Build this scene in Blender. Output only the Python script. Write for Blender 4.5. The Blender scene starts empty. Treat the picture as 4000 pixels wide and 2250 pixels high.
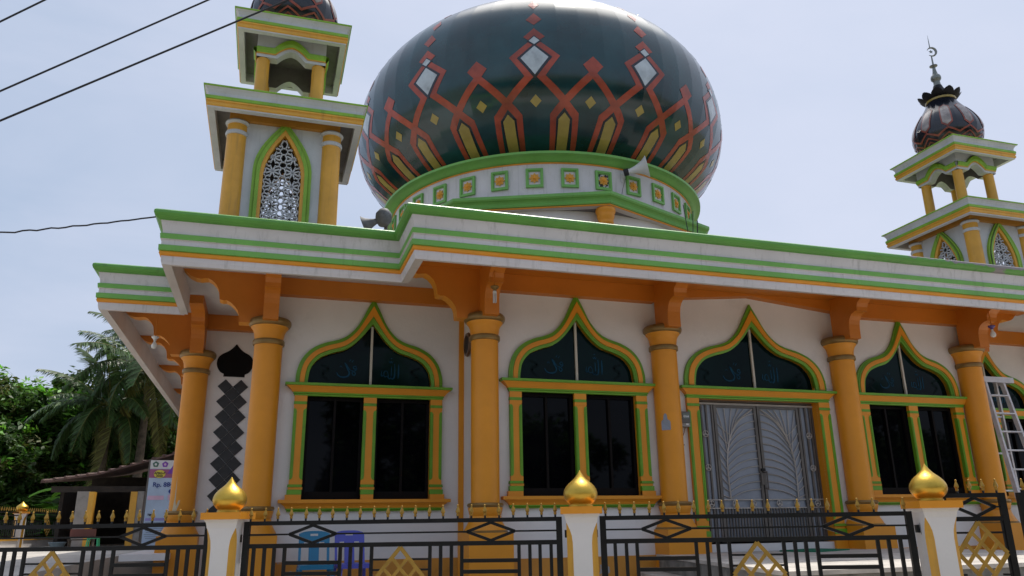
import bpy, math, random
from math import sin, cos, pi, radians, hypot, atan2, sqrt
from mathutils import Vector, Matrix
random.seed(7)
scene = bpy.context.scene
COL = scene.collection
# ---------------------------------------------------------------- camera
EYE = 1.6
cam = bpy.data.objects.new('camera', bpy.data.cameras.new('camera'))
COL.objects.link(cam)
Rr = Vector((0.95467624, -0.29728511, -0.01465727))
Rd = Vector((0.07364779, 0.28364544, -0.95609689))
Rf = Vector((0.28839083, 0.91168352, 0.29268395))
mw = Matrix((( Rr.x, -Rd.x, -Rf.x, 0), (Rr.y, -Rd.y, -Rf.y, 0), (Rr.z, -Rd.z, -Rf.z, EYE), (0, 0, 0, 1)))
cam.matrix_world = mw
cam.data.sensor_width = 36.0
cam.data.lens = 3010.355 / 4000 * 36
cam.data.clip_end = 3000
cam.data.clip_start = 0.05
scene.camera = cam
# ---------------------------------------------------------------- world
w = bpy.data.worlds.new('World'); scene.world = w; w.use_nodes = True
nt = w.node_tree; N = nt.nodes; L = nt.links
N.clear()
wout = N.new('ShaderNodeOutputWorld')
SUN_DIR = Vector((0.26, 0.335, 1.0)).normalized()
elev = math.asin(SUN_DIR.z); azim = atan2(SUN_DIR.x, SUN_DIR.y)
sky = N.new('ShaderNodeTexSky'); sky.sky_type = 'NISHITA'; sky.sun_disc = False
sky.sun_elevation = elev; sky.sun_rotation = azim
sky.air_density = 1.0; sky.dust_density = 3.0; sky.ozone_density = 1.0
bg1 = N.new('ShaderNodeBackground'); bg1.inputs[1].default_value = 0.10
L.new(sky.outputs[0], bg1.inputs[0])
tc = N.new('ShaderNodeTexCoord')
mp = N.new('ShaderNodeMapping'); mp.inputs['Scale'].default_value = (1.2, 1.2, 3.4)
L.new(tc.outputs['Generated'], mp.inputs[0])
nz = N.new('ShaderNodeTexNoise'); nz.inputs['Scale'].default_value = 1.7; nz.inputs['Detail'].default_value = 5
nz.inputs['Roughness'].default_value = 0.55; nz.inputs['Distortion'].default_value = 0.4
L.new(mp.outputs[0], nz.inputs['Vector'])
cr = N.new('ShaderNodeValToRGB')
cr.color_ramp.elements[0].position = 0.32; cr.color_ramp.elements[0].color = (0.44, 0.555, 0.745, 1)
cr.color_ramp.elements[1].position = 0.70; cr.color_ramp.elements[1].color = (0.62, 0.69, 0.86, 1)
L.new(nz.outputs[0], cr.inputs[0])
bg2 = N.new('ShaderNodeBackground'); bg2.inputs[1].default_value = 1.10
# haze glow: the veil is brighter on the sun's side of the sky
vd = N.new('ShaderNodeVectorMath'); vd.operation = 'DOT_PRODUCT'; vd.inputs[1].default_value = Vector((0.70, 0.35, 0.62)).normalized()
nv = N.new('ShaderNodeVectorMath'); nv.operation = 'NORMALIZE'; L.new(tc.outputs['Generated'], nv.inputs[0]); L.new(nv.outputs[0], vd.inputs[0])
gr = N.new('ShaderNodeMapRange'); gr.interpolation_type = 'SMOOTHSTEP'; gr.inputs[1].default_value = 0.30; gr.inputs[2].default_value = 1.0; gr.inputs[3].default_value = 0.0; gr.inputs[4].default_value = 0.62
L.new(vd.outputs['Value'], gr.inputs[0])
gm_ = N.new('ShaderNodeMix'); gm_.data_type = 'RGBA'; L.new(gr.outputs[0], gm_.inputs[0]); L.new(cr.outputs[0], gm_.inputs[6]); gm_.inputs[7].default_value = (0.80, 0.84, 1.0, 1)
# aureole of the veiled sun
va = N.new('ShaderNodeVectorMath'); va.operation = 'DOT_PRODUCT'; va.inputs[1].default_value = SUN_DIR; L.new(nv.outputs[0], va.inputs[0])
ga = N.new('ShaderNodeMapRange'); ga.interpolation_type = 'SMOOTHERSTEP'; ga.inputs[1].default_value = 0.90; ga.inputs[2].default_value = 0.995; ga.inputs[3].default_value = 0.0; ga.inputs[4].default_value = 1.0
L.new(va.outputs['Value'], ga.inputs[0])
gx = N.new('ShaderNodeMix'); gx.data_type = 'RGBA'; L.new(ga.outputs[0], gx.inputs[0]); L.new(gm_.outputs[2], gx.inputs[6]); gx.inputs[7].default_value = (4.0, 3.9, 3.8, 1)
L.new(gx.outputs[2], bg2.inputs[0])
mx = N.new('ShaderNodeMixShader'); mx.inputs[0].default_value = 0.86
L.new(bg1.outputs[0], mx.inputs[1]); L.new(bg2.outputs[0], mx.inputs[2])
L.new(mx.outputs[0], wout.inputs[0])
# ---------------------------------------------------------------- sun
sl = bpy.data.lights.new('sun', 'SUN'); sl.energy = 4.2; sl.angle = radians(0.8); sl.color = (1.0, 0.95, 0.87)
so = bpy.data.objects.new('sun', sl); COL.objects.link(so)
so.rotation_euler = SUN_DIR.to_track_quat('Z', 'Y').to_euler(); so.location = (20, 30, 60)
scene.view_settings.view_transform = 'Standard'; scene.view_settings.look = 'None'
scene.view_settings.gamma = 1.0; scene.view_settings.use_curve_mapping = False
scene.view_settings.exposure = -0.10
scene.render.engine = 'CYCLES'
# ---------------------------------------------------------------- materials
def mat(name, rgb, rough=0.6, metal=0.0, var=0.06, scale=3.0, bump=0.0, bscale=60.0, spec=0.5,
        dirt=None, streak=None, patch=None, coat=0.0):
    """dirt=(rgb, threshold, scale, strength): blotches; streak=(rgb, amount): vertical runs; patch=(rgb, thr, scale)"""
    m = bpy.data.materials.new(name); m.use_nodes = True
    t = m.node_tree; n = t.nodes; l = t.links
    b = n['Principled BSDF']
    b.inputs['Roughness'].default_value = rough; b.inputs['Metallic'].default_value = metal
    b.inputs['Specular IOR Level'].default_value = spec
    if coat: b.inputs['Coat Weight'].default_value = coat; b.inputs['Coat Roughness'].default_value = 0.05
    tcn = n.new('ShaderNodeTexCoord')
    base = None
    no = n.new('ShaderNodeTexNoise'); no.inputs['Scale'].default_value = scale; no.inputs['Detail'].default_value = 6
    no.inputs['Roughness'].default_value = 0.6
    l.new(tcn.outputs['Object'], no.inputs['Vector'])
    r = n.new('ShaderNodeValToRGB')
    lo = tuple(max(0, c * (1 - var * 2)) for c in rgb) + (1,); hi = tuple(min(1, c * (1 + var * 2)) for c in rgb) + (1,)
    r.color_ramp.elements[0].position = 0.3; r.color_ramp.elements[0].color = lo
    r.color_ramp.elements[1].position = 0.7; r.color_ramp.elements[1].color = hi
    l.new(no.outputs[0], r.inputs[0]); base = r.outputs[0]
    def mixin(base, fac_out, rgb2, strength):
        mxn = n.new('ShaderNodeMix'); mxn.data_type = 'RGBA'
        mul = n.new('ShaderNodeMath'); mul.operation = 'MULTIPLY'; mul.inputs[1].default_value = strength
        l.new(fac_out, mul.inputs[0]); l.new(mul.outputs[0], mxn.inputs[0])
        l.new(base, mxn.inputs[6]); mxn.inputs[7].default_value = tuple(rgb2) + (1,)
        return mxn.outputs[2]
    def noisemask(thr, sc, width=0.05, stretch=None, detail=8):
        k = n.new('ShaderNodeTexNoise'); k.inputs['Scale'].default_value = sc; k.inputs['Detail'].default_value = detail
        k.inputs['Roughness'].default_value = 0.65
        src = tcn.outputs['Object']
        if stretch:
            mm = n.new('ShaderNodeMapping'); mm.inputs['Scale'].default_value = stretch; l.new(src, mm.inputs[0]); src = mm.outputs[0]
        l.new(src, k.inputs['Vector'])
        mr = n.new('ShaderNodeMapRange'); mr.inputs[1].default_value = thr; mr.inputs[2].default_value = thr + width
        l.new(k.outputs[0], mr.inputs[0]); return mr.outputs[0]
    if dirt: base = mixin(base, noisemask(dirt[1], dirt[2], 0.14), dirt[0], dirt[3])
    if streak: base = mixin(base, noisemask(streak[2], 1.0, 0.18, (14, 14, 0.9), 3), streak[0], streak[1])
    if patch: base = mixin(base, noisemask(patch[1], patch[2], 0.015), patch[0], 1.0)
    l.new(base, b.inputs['Base Color'])
    if bump:
        bn = n.new('ShaderNodeTexNoise'); bn.inputs['Scale'].default_value = bscale; bn.inputs['Detail'].default_value = 4
        l.new(tcn.outputs['Object'], bn.inputs['Vector'])
        bb = n.new('ShaderNodeBump'); bb.inputs['Strength'].default_value = bump; bb.inputs['Distance'].default_value = 0.01
        l.new(bn.outputs[0], bb.inputs['Height']); l.new(bb.outputs[0], b.inputs['Normal'])
    return m
DK = (0.05, 0.045, 0.04)
WHITE = mat('white_paint', (0.72, 0.685, 0.665), 0.55, var=0.03, scale=1.2, bump=0.25, bscale=25, dirt=((0.36, 0.34, 0.31), 0.60, 1.6, 0.25))
WHITE_C = mat('white_cornice_paint', (0.61, 0.58, 0.59), 0.55, var=0.04, scale=1.5, bump=0.3, bscale=30, streak=((0.27, 0.26, 0.24), 0.42, 0.55), dirt=((0.33, 0.31, 0.29), 0.60, 4, 0.45), patch=((0.50, 0.44, 0.33), 0.715, 2.4))
WHITE_T = mat('white_tower_paint', (0.52, 0.54, 0.57), 0.6, var=0.05, scale=2, bump=0.3, bscale=30, streak=((0.3, 0.3, 0.3), 0.3, 0.55))
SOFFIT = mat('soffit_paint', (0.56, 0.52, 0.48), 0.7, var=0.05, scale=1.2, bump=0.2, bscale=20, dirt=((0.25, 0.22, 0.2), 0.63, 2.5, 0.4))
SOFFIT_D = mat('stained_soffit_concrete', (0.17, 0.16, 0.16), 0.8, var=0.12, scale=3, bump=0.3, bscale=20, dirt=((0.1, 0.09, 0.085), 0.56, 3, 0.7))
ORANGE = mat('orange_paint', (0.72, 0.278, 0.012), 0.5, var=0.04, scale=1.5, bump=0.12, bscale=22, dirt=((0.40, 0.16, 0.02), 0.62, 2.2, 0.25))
ORANGE_D = mat('eave_shaded_orange_paint', (0.54, 0.165, 0.010), 0.5, var=0.05, scale=1.3, bump=0.15, bscale=20)  # darker copy of the orange, with the shade under the eaves in its colour
YELLOW = mat('yellow_ochre_paint', (0.66, 0.34, 0.038), 0.45, var=0.06, scale=2.5, bump=0.15, bscale=30, streak=((0.3, 0.17, 0.05), 0.35, 0.56))
ORANGE_BASE = mat('orange_base_paint', (0.60, 0.26, 0.035), 0.55, var=0.06, scale=2, bump=0.3, bscale=18, patch=((0.34, 0.34, 0.36), 0.615, 2.3), dirt=((0.22, 0.1, 0.03), 0.58, 3, 0.4))
GREEN = mat('apple_green_paint', (0.14, 0.34, 0.018), 0.45, var=0.07, scale=2.5, bump=0.2, bscale=35, dirt=((0.05, 0.10, 0.01), 0.6, 5, 0.5))
GREEN_T = mat('lime_tower_paint', (0.22, 0.42, 0.035), 0.5, var=0.08, scale=3, bump=0.2, bscale=30, streak=((0.06, 0.10, 0.02), 0.5, 0.56))
GREEN_L = mat('leaf_green_paint', (0.16, 0.40, 0.08), 0.45, var=0.05, scale=1.5, bump=0.25, bscale=25, streak=((0.08, 0.14, 0.04), 0.3, 0.57))
GOLDB = mat('bronze_paint', (0.25, 0.15, 0.045), 0.38, metal=0.35, var=0.1, scale=5)
GOLD = mat('gold_paint', (0.60, 0.385, 0.06), 0.38, metal=0.85, var=0.07, scale=8, bump=0.12, bscale=45, dirt=((0.42, 0.22, 0.03), 0.6, 4, 0.4))
GOLD_S = mat('gold_spike_paint', (0.38, 0.22, 0.040), 0.40, metal=0.7, var=0.12, scale=12)
GOLD_M = mat('gold_lattice_paint', (0.40, 0.235, 0.045), 0.42, metal=0.5, var=0.12, scale=8, bump=0.1)
BLACK = mat('black_iron_paint', (0.006, 0.006, 0.007), 0.38, var=0.2, scale=9, bump=0.1, bscale=50, spec=0.3, dirt=((0.04, 0.03, 0.03), 0.66, 9, 0.5))
def glass(name, rgb, rough=0.04, spec=0.5):
    m = mat(name, rgb, rough, var=0.3, scale=0.8, spec=spec); return m
PANE = glass('dark_window_glass', (0.002, 0.002, 0.003), 0.03, 0.09)
PANE_G = glass('dark_green_glass', (0.001, 0.009, 0.009), 0.06, 0.10)
FRAME_D = mat('dark_brown_frame', (0.006, 0.004, 0.004), 0.6, var=0.1, spec=0.12)
CREAM = mat('cream_bead', (0.55, 0.5, 0.42), 0.5)
INK = mat('blue_lettering', (0.006, 0.052, 0.10), 0.35, var=0.15, spec=0.1)
TRACE = mat('glass_border_print', (0.001, 0.007, 0.007), 0.3, spec=0.1)
GREY_SHEET = mat('grey_sheet_metal', (0.25, 0.27, 0.32), 0.45, metal=0.2, var=0.06, scale=2, dirt=((0.12, 0.12, 0.13), 0.6, 3, 0.4))
STEEL = mat('grey_steel_frame', (0.13, 0.115, 0.105), 0.45, metal=0.3, var=0.12, scale=4)
STEEL_L = mat('pale_steel_rod', (0.40, 0.365, 0.34), 0.4, metal=0.25, var=0.1)
TILE_B = mat('black_granite_tile', (0.022, 0.022, 0.024), 0.42, var=0.25, scale=6, dirt=((0.12, 0.12, 0.12), 0.7, 20, 0.6))
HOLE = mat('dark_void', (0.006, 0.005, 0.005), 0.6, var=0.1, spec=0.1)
TILE_W = mat('white_floor_tile', (0.66, 0.66, 0.68), 0.25, var=0.04)
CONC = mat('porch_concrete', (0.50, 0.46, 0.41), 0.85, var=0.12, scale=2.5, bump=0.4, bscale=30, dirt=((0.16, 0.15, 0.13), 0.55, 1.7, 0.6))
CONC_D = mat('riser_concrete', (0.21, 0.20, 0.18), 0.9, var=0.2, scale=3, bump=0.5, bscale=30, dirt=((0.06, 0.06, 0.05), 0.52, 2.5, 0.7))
PAVE = mat('courtyard_concrete', (0.45, 0.415, 0.37), 0.88, var=0.1, scale=0.8, bump=0.4, bscale=15, dirt=((0.2, 0.19, 0.17), 0.55, 0.7, 0.6))
EARTH = mat('grassy_earth', (0.22, 0.19, 0.12), 0.95, var=0.3, scale=0.4, bump=0.5, bscale=5, dirt=((0.05, 0.085, 0.02), 0.48, 0.3, 0.9))
ASPH = mat('concrete_road', (0.40, 0.365, 0.32), 0.9, var=0.12, scale=0.6, bump=0.4, bscale=30)
DOMEG = mat('dark_green_enamel', (0.005, 0.036, 0.044), 0.17, var=0.3, scale=0.7, spec=0.66, bump=0.05, bscale=2.2)
RED = mat('red_enamel', (0.34, 0.058, 0.030), 0.26, var=0.2, scale=1.2, spec=0.55, dirt=((0.16, 0.04, 0.03), 0.56, 1.4, 0.5))
YEL_E = mat('mustard_enamel', (0.36, 0.27, 0.07), 0.22, var=0.08, scale=2.5, spec=0.5)
SILVER = mat('silver_enamel', (0.46, 0.50, 0.52), 0.18, var=0.12, scale=2.5, metal=0.2, spec=0.6, dirt=((0.2, 0.22, 0.22), 0.55, 3, 0.5))
CROWN_B = mat('black_petal_enamel', (0.008, 0.008, 0.012), 0.5, var=0.2, spec=0.2)
SILVER_S = mat('reflection_dimmed_silver_enamel', (0.27, 0.235, 0.22), 0.22, var=0.25, scale=5, spec=0.6)  # silver browned and dimmed so the colour carries its dull reflections
RED_S = mat('rust_red_enamel', (0.25, 0.055, 0.035), 0.3, var=0.2, scale=4)
BLACK_E = mat('black_enamel', (0.012, 0.014, 0.022), 0.14, var=0.2, spec=0.6)
ZINC = mat('weathered_zinc', (0.20, 0.21, 0.19), 0.42, metal=0.6, var=0.12, scale=6)
PLAST_W = mat('offwhite_plastic', (0.66, 0.66, 0.66), 0.4, var=0.04)
HORN_G = mat('weathered_grey_horn', (0.13, 0.135, 0.14), 0.7, var=0.2, scale=5, dirt=((0.04, 0.03, 0.03), 0.55, 8, 0.8))
CHAIR_T = mat('teal_plastic', (0.005, 0.155, 0.29), 0.35, var=0.03)
CHAIR_P = mat('violet_blue_plastic', (0.075, 0.085, 0.44), 0.35, var=0.03)
ALU = mat('white_ladder_aluminium', (0.58, 0.56, 0.58), 0.4, metal=0.2, var=0.08, scale=8)
CABLE = mat('cable_rubber', (0.012, 0.012, 0.016), 0.6)
COPPER = mat('brown_wire', (0.25, 0.10, 0.05), 0.5)
MAT_G = mat('green_mat_fibre', (0.005, 0.16, 0.085), 0.95, var=0.15, scale=40, bump=0.6, bscale=200)
WOOD_D = mat('dark_timber', (0.030, 0.022, 0.016), 0.8, var=0.25, scale=5, bump=0.4, bscale=30)
TBEAM = mat('shade_darkened_beam_paint', (0.42, 0.185, 0.022), 0.55, var=0.08)  # ochre darkened in the colour to stand for shading inside the tower
WOODC = mat('brown_lacquer', (0.10, 0.045, 0.015), 0.3, var=0.1)
RUST = mat('rusty_roof_sheet', (0.11, 0.065, 0.055), 0.7, var=0.25, scale=4, bump=0.2, dirt=((0.28, 0.17, 0.16), 0.56, 2.5, 0.7))
GCONC = mat('grey_render', (0.27, 0.25, 0.23), 0.9, var=0.12, scale=4, bump=0.3, dirt=((0.1, 0.09, 0.08), 0.57, 4, 0.6))
BARK = mat('bark', (0.11, 0.085, 0.06), 0.9, var=0.25, scale=6, bump=0.6, bscale=15)
def leafmat(name, rgb, rough=0.5, trans=0.25):
    m = bpy.data.materials.new(name); m.use_nodes = True
    t = m.node_tree; n = t.nodes; l = t.links; b = n['Principled BSDF']
    g = n.new('ShaderNodeNewGeometry'); hs = n.new('ShaderNodeHueSaturation')
    r = n.new('ShaderNodeMapRange'); r.inputs[3].default_value = 0.55; r.inputs[4].default_value = 1.6
    l.new(g.outputs['Random Per Island'], r.inputs[0]); l.new(r.outputs[0], hs.inputs['Value'])
    r2 = n.new('ShaderNodeMapRange'); r2.inputs[3].default_value = 0.475; r2.inputs[4].default_value = 0.515
    l.new(g.outputs['Random Per Island'], r2.inputs[0]); l.new(r2.outputs[0], hs.inputs['Hue'])
    hs.inputs['Color'].default_value = rgb + (1,)
    l.new(hs.outputs[0], b.inputs['Base Color']); b.inputs['Roughness'].default_value = rough; b.inputs['Specular IOR Level'].default_value = 0.25
    tr = n.new('ShaderNodeBsdfTranslucent'); l.new(hs.outputs[0], tr.inputs[0])
    ms = n.new('ShaderNodeMixShader'); ms.inputs[0].default_value = trans
    l.new(b.outputs[0], ms.inputs[1]); l.new(tr.outputs[0], ms.inputs[2])
    l.new(ms.outputs[0], n['Material Output'].inputs[0]); return m
LEAF = leafmat('broad_leaf', (0.058, 0.125, 0.020), .5, .33)
LEAF_D = leafmat('dark_leaf', (0.038, 0.082, 0.016), .5, .3)
LEAF_Y = leafmat('young_leaf', (0.120, 0.300, 0.025), .5, .4)
LEAF_O = leafmat('olive_leaf', (0.085, 0.095, 0.022))
PALM = leafmat('palm_leaflet', (0.055, 0.105, 0.030), 0.40, 0.3)
PALM_Y = leafmat('old_palm_leaflet', (0.16, 0.16, 0.04), 0.5, 0.3)
# ---------------------------------------------------------------- mesh helpers
class MB:
    def __init__(s): s.v = []; s.f = []; s.m = []; s.mats = []; s.sm = []
    def mi(s, m):
        if m not in s.mats: s.mats.append(m)
        return s.mats.index(m)
    def add(s, vs, fs, m, smooth=False):
        b = len(s.v); s.v += [tuple(p) for p in vs]; k = s.mi(m)
        for f in fs: s.f.append(tuple(b + i for i in f)); s.m.append(k); s.sm.append(smooth)
    def box(s, x0, x1, y0, y1, z0, z1, m):
        vs = [(x, y, z) for z in (z0, z1) for y in (y0, y1) for x in (x0, x1)]
        s.add(vs, [(0, 2, 3, 1), (4, 5, 7, 6), (0, 1, 5, 4), (1, 3, 7, 5), (3, 2, 6, 7), (2, 0, 4, 6)], m)
    def bar(s, p, q, wd, hd, m, up=(0, 0, 1)):
        p = Vector(p); q = Vector(q); d = (q - p).normalized(); up = Vector(up)
        if abs(d.dot(up)) > 0.99: up = Vector((0, 1, 0))
        a = d.cross(up).normalized(); b = a.cross(d)
        vs = [c + a * (sx * wd / 2) + b * (sy * hd / 2) for c in (p, q) for sx, sy in ((-1, -1), (1, -1), (1, 1), (-1, 1))]
        s.add(vs, [(0, 1, 2, 3), (7, 6, 5, 4), (0, 4, 5, 1), (1, 5, 6, 2), (2, 6, 7, 3), (3, 7, 4, 0)], m)
    def tube(s, pts, r, m, n=8, caps=True):
        pts = [Vector(p) for p in pts]; rs = r if isinstance(r, (list, tuple)) else [r] * len(pts)
        vs = []; prev = None
        for i, p in enumerate(pts):
            d = (pts[min(i + 1, len(pts) - 1)] - pts[max(i - 1, 0)]).normalized()
            a = (Vector((0, 0, 1)) if abs(d.z) < 0.95 else Vector((1, 0, 0))).cross(d).normalized()
            if prev is not None:
                a2 = prev - d * prev.dot(d)
                if a2.length > 1e-4: a = a2.normalized()
            prev = a; b = d.cross(a)
            vs += [p + (a * cos(2 * pi * k / n) + b * sin(2 * pi * k / n)) * rs[i] for k in range(n)]
        fs = [(i * n + k, i * n + (k + 1) % n, (i + 1) * n + (k + 1) % n, (i + 1) * n + k) for i in range(len(pts) - 1) for k in range(n)]
        s.add(vs, fs, m, True)
        if caps:
            s.add(vs[:n], [tuple(range(n))[::-1]], m); s.add(vs[-n:], [tuple(range(n))], m)
    def lathe(s, prof, m, n=32, cx=0, cy=0, smooth=True, a0=0.0, flat=False):
        """prof [(r,z[,mat])] bottom to top"""
        for i in range(len(prof) - 1):
            r0, z0 = prof[i][:2]; r1, z1 = prof[i + 1][:2]
            mm = prof[i][2] if len(prof[i]) > 2 else m
            vs = [(cx + r * cos(a0 + 2 * pi * k / n), cy + r * sin(a0 + 2 * pi * k / n), z) for r, z in ((r0, z0), (r1, z1)) for k in range(n)]
            s.add(vs, [(k, (k + 1) % n, n + (k + 1) % n, n + k) for k in range(n)], mm, smooth)
    def poly(s, pts, m): s.add(pts, [tuple(range(len(pts)))], m)
    def prism(s, pts2, f3, d0, d1, m, m_side=None):
        """extrude 2-D outline; f3(u, v, d) -> 3-D"""
        n = len(pts2); a = [f3(u, v, d0) for u, v in pts2]; b = [f3(u, v, d1) for u, v in pts2]
        s.add(a, [tuple(range(n))], m); s.add(b, [tuple(range(n))[::-1]], m)
        s.add(a + b, [(i, (i + 1) % n, n + (i + 1) % n, n + i) for i in range(n)], m_side or m)
    def loft(s, rows, m, smooth=False, closed=False):
        k = len(rows[0]); vs = [p for r in rows for p in r]; n = len(rows)
        fs = [(i * k + j, i * k + (j + 1) % k, (i + 1) * k + (j + 1) % k, (i + 1) * k + j) for i in range(n - 1) for j in range(k if closed else k - 1)]
        s.add(vs, fs, m, smooth)
    def data(s, name, merge=True):
        me = bpy.data.meshes.new(name); me.from_pydata(s.v, [], s.f)
        for m in s.mats: me.materials.append(m)
        me.polygons.foreach_set('material_index', s.m); me.polygons.foreach_set('use_smooth', s.sm)
        me.update()
        import bmesh
        bm = bmesh.new(); bm.from_mesh(me)
        if merge: bmesh.ops.remove_doubles(bm, verts=bm.verts, dist=1e-5)
        bmesh.ops.recalc_face_normals(bm, faces=bm.faces)
        bm.to_mesh(me); bm.free()
        return me
    def build(s, name, parent=None, loc=None, merge=True, sharp=True, **kw):
        me = s.data(name, merge)
        if sharp and any(s.sm):
            try: me.set_sharp_from_angle(angle=radians(38))
            except Exception: pass
        return link(name, me, parent, loc, **kw)
def link(name, me, parent=None, loc=None, rot=None, **kw):
    o = bpy.data.objects.new(name, me); COL.objects.link(o)
    if parent is not None: o.parent = parent
    if loc is not None: o.location = loc
    if rot is not None: o.rotation_euler = rot
    for k, v in kw.items(): o[k] = v
    return o
def empty(name, loc, label=None, category=None, group=None, rz=0):
    o = bpy.data.objects.new(name, None); COL.objects.link(o); o.location = loc; o.rotation_euler = (0, 0, rz)
    o.empty_display_size = 0.2
    tag(o, label, category, group); return o
def tag(o, label=None, category=None, group=None, kind=None):
    if label: o['label'] = label
    if category: o['category'] = category
    if group: o['group'] = group
    if kind: o['kind'] = kind
    return o
def copy_tree(o, parent=None):
    c = o.copy(); COL.objects.link(c); c.parent = parent
    for ch in list(o.children): copy_tree(ch, c)
    return c
def smoothline(pts, n=6):
    """Catmull-Rom through 2-D points"""
    out = []
    P = [pts[0]] + list(pts) + [pts[-1]]
    for i in range(1, len(P) - 2):
        for k in range(n):
            t = k / n
            out.append(tuple(0.5 * ((2 * P[i][j]) + (-P[i - 1][j] + P[i + 1][j]) * t + (2 * P[i - 1][j] - 5 * P[i][j] + 4 * P[i + 1][j] - P[i + 2][j]) * t * t + (-P[i - 1][j] + 3 * P[i][j] - 3 * P[i + 1][j] + P[i + 2][j]) * t ** 3) for j in range(len(pts[0]))))
    out.append(tuple(pts[-1])); return out
def offset_poly(poly, d):
    """outward offset of a CCW polygon with mitres"""
    n = len(poly); out = []
    for i in range(n):
        p0 = Vector(poly[i - 1]); p1 = Vector(poly[i]); p2 = Vector(poly[(i + 1) % n])
        e1 = (p1 - p0).normalized(); e2 = (p2 - p1).normalized()
        n1 = Vector((e1.y, -e1.x)); n2 = Vector((e2.y, -e2.x))
        b = (n1 + n2); b = b / max(1e-6, b.dot(n1)); out.append((p1.x + b.x * d, p1.y + b.y * d))
    return out
def cornice(mb, poly, prof, z=0):
    """prof: [(p, z, mat)], swept round closed CCW polygon"""
    n = len(poly)
    for i in range(len(prof) - 1):
        a = offset_poly(poly, prof[i][0]); b = offset_poly(poly, prof[i + 1][0])
        vs = [(x, y, prof[i][1] + z) for x, y in a] + [(x, y, prof[i + 1][1] + z) for x, y in b]
        mb.add(vs, [(k, (k + 1) % n, n + (k + 1) % n, n + k) for k in range(n)], prof[i][2])
def rect(cx, cy, h, h2=None):
    h2 = h if h2 is None else h2
    return [(cx - h, cy - h2), (cx + h, cy - h2), (cx + h, cy + h2), (cx - h, cy + h2)]
def text_mesh(s, size, m, bold=0.0, align='LEFT'):
    cu = bpy.data.curves.new('lettering', 'FONT'); cu.body = s; cu.size = size; cu.offset = bold; cu.align_x = align
    cu.extrude = 0.0015; cu.resolution_u = 3
    t = bpy.data.objects.new('lettering_source', cu); COL.objects.link(t)
    dg = bpy.context.evaluated_depsgraph_get(); dg.update()
    me = bpy.data.meshes.new_from_object(t.evaluated_get(dg)); me.materials.clear(); me.materials.append(m)
    bpy.data.objects.remove(t); return me
# ================================================================ SETTING
mb = MB(); mb.poly([(-600, -600, 0), (600, -600, 0), (600, 900, 0), (-600, 900, 0)], EARTH)
tag(mb.build('ground'), kind='structure')
mb = MB(); u = Vector((0.9347, -0.3552)); nrm = Vector((0.3552, 0.9347)); p0 = Vector((-0.27, 7.30))
def fence_xy(s, off=0.0): q = p0 + u * s - nrm * off; return q.x, q.y
mb.poly([(*fence_xy(-120, 1.6), 0.006), (*fence_xy(120, 1.6), 0.006), (*fence_xy(120, 8.6), 0.006), (*fence_xy(-120, 8.6), 0.006)], ASPH)
tag(mb.build('road'), kind='structure')
# low courtyard slab and the raised paving left of the mosque
a0 = fence_xy(-26, -0.02); a1 = fence_xy(26, -0.02)
mb = MB(); mb.prism([a0, a1, (26, 45), (-26, 45)], lambda x, y, z: (x, y, z), 0.0, 0.72, PAVE)
tag(mb.build('courtyard'), kind='structure')
mb = MB(); mb.prism([(-25, 17.5), (-25, 9.0), (-2.4, 9.0), (-2.4, 16.0), (-1.25, 17.6), (-1.25, 44), (-25, 44)], lambda x, y, z: (x, y, z), 0.721, 1.157, PAVE)
mb.box(-1.95, -1.3, 13.1, 27.5, 1.158, 1.25, WHITE)
tag(mb.build('raised_paving'), kind='structure')
# porch platform with its steps
pf = [(4.5, 6.25), (10.3, 6.25), (9.35, 10.45), (5.42, 10.45)]
mb = MB()
F3 = lambda x, y, z: (x, y, z)
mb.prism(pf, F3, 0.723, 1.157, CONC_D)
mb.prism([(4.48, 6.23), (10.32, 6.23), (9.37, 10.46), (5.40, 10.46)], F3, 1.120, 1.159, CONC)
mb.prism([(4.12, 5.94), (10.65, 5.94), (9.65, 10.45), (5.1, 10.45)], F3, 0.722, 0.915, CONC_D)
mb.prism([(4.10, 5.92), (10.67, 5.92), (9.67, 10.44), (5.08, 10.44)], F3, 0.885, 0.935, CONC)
tag(mb.build('porch_steps'), kind='structure')
# ================================================================ MOSQUE
mosque = empty('mosque', (7.38, 20.36, 0.72), 'white mosque with orange columns, green striped cornices and a huge dark green patterned dome', 'mosque')
MO = Vector((-7.38, -20.36, -0.72))        # world -> mosque-local
CX, CY = 7.38, 20.36
def part(mbx, name, parent=mosque, **kw):
    o = mbx.build(name, parent, **kw)
    o.matrix_parent_inverse = Matrix.Identity(4)
    if parent is mosque: o.location = MO
    return o
# ---- roof cornice
half = [(-2.57, CY), (-2.57, 12.5), (-1.43, 12.5), (-1.43, 10.02), (1.59, 10.02), (1.59, 9.0)]
front = half + [(2 * CX - x, y) for x, y in half[::-1]]
roofp = front[1:-1] + [(x, 2 * CY - y) for x, y in front[1:-1][::-1]]
CROWN = bpy.data.materials.new('weathered_green_crown'); CROWN = mat('weathered_green_crown', (0.10, 0.30, 0.045), 0.4, var=0.07, scale=1.5, bump=0.3, bscale=20, dirt=((0.05, 0.08, 0.03), 0.6, 4, 0.5))
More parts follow.
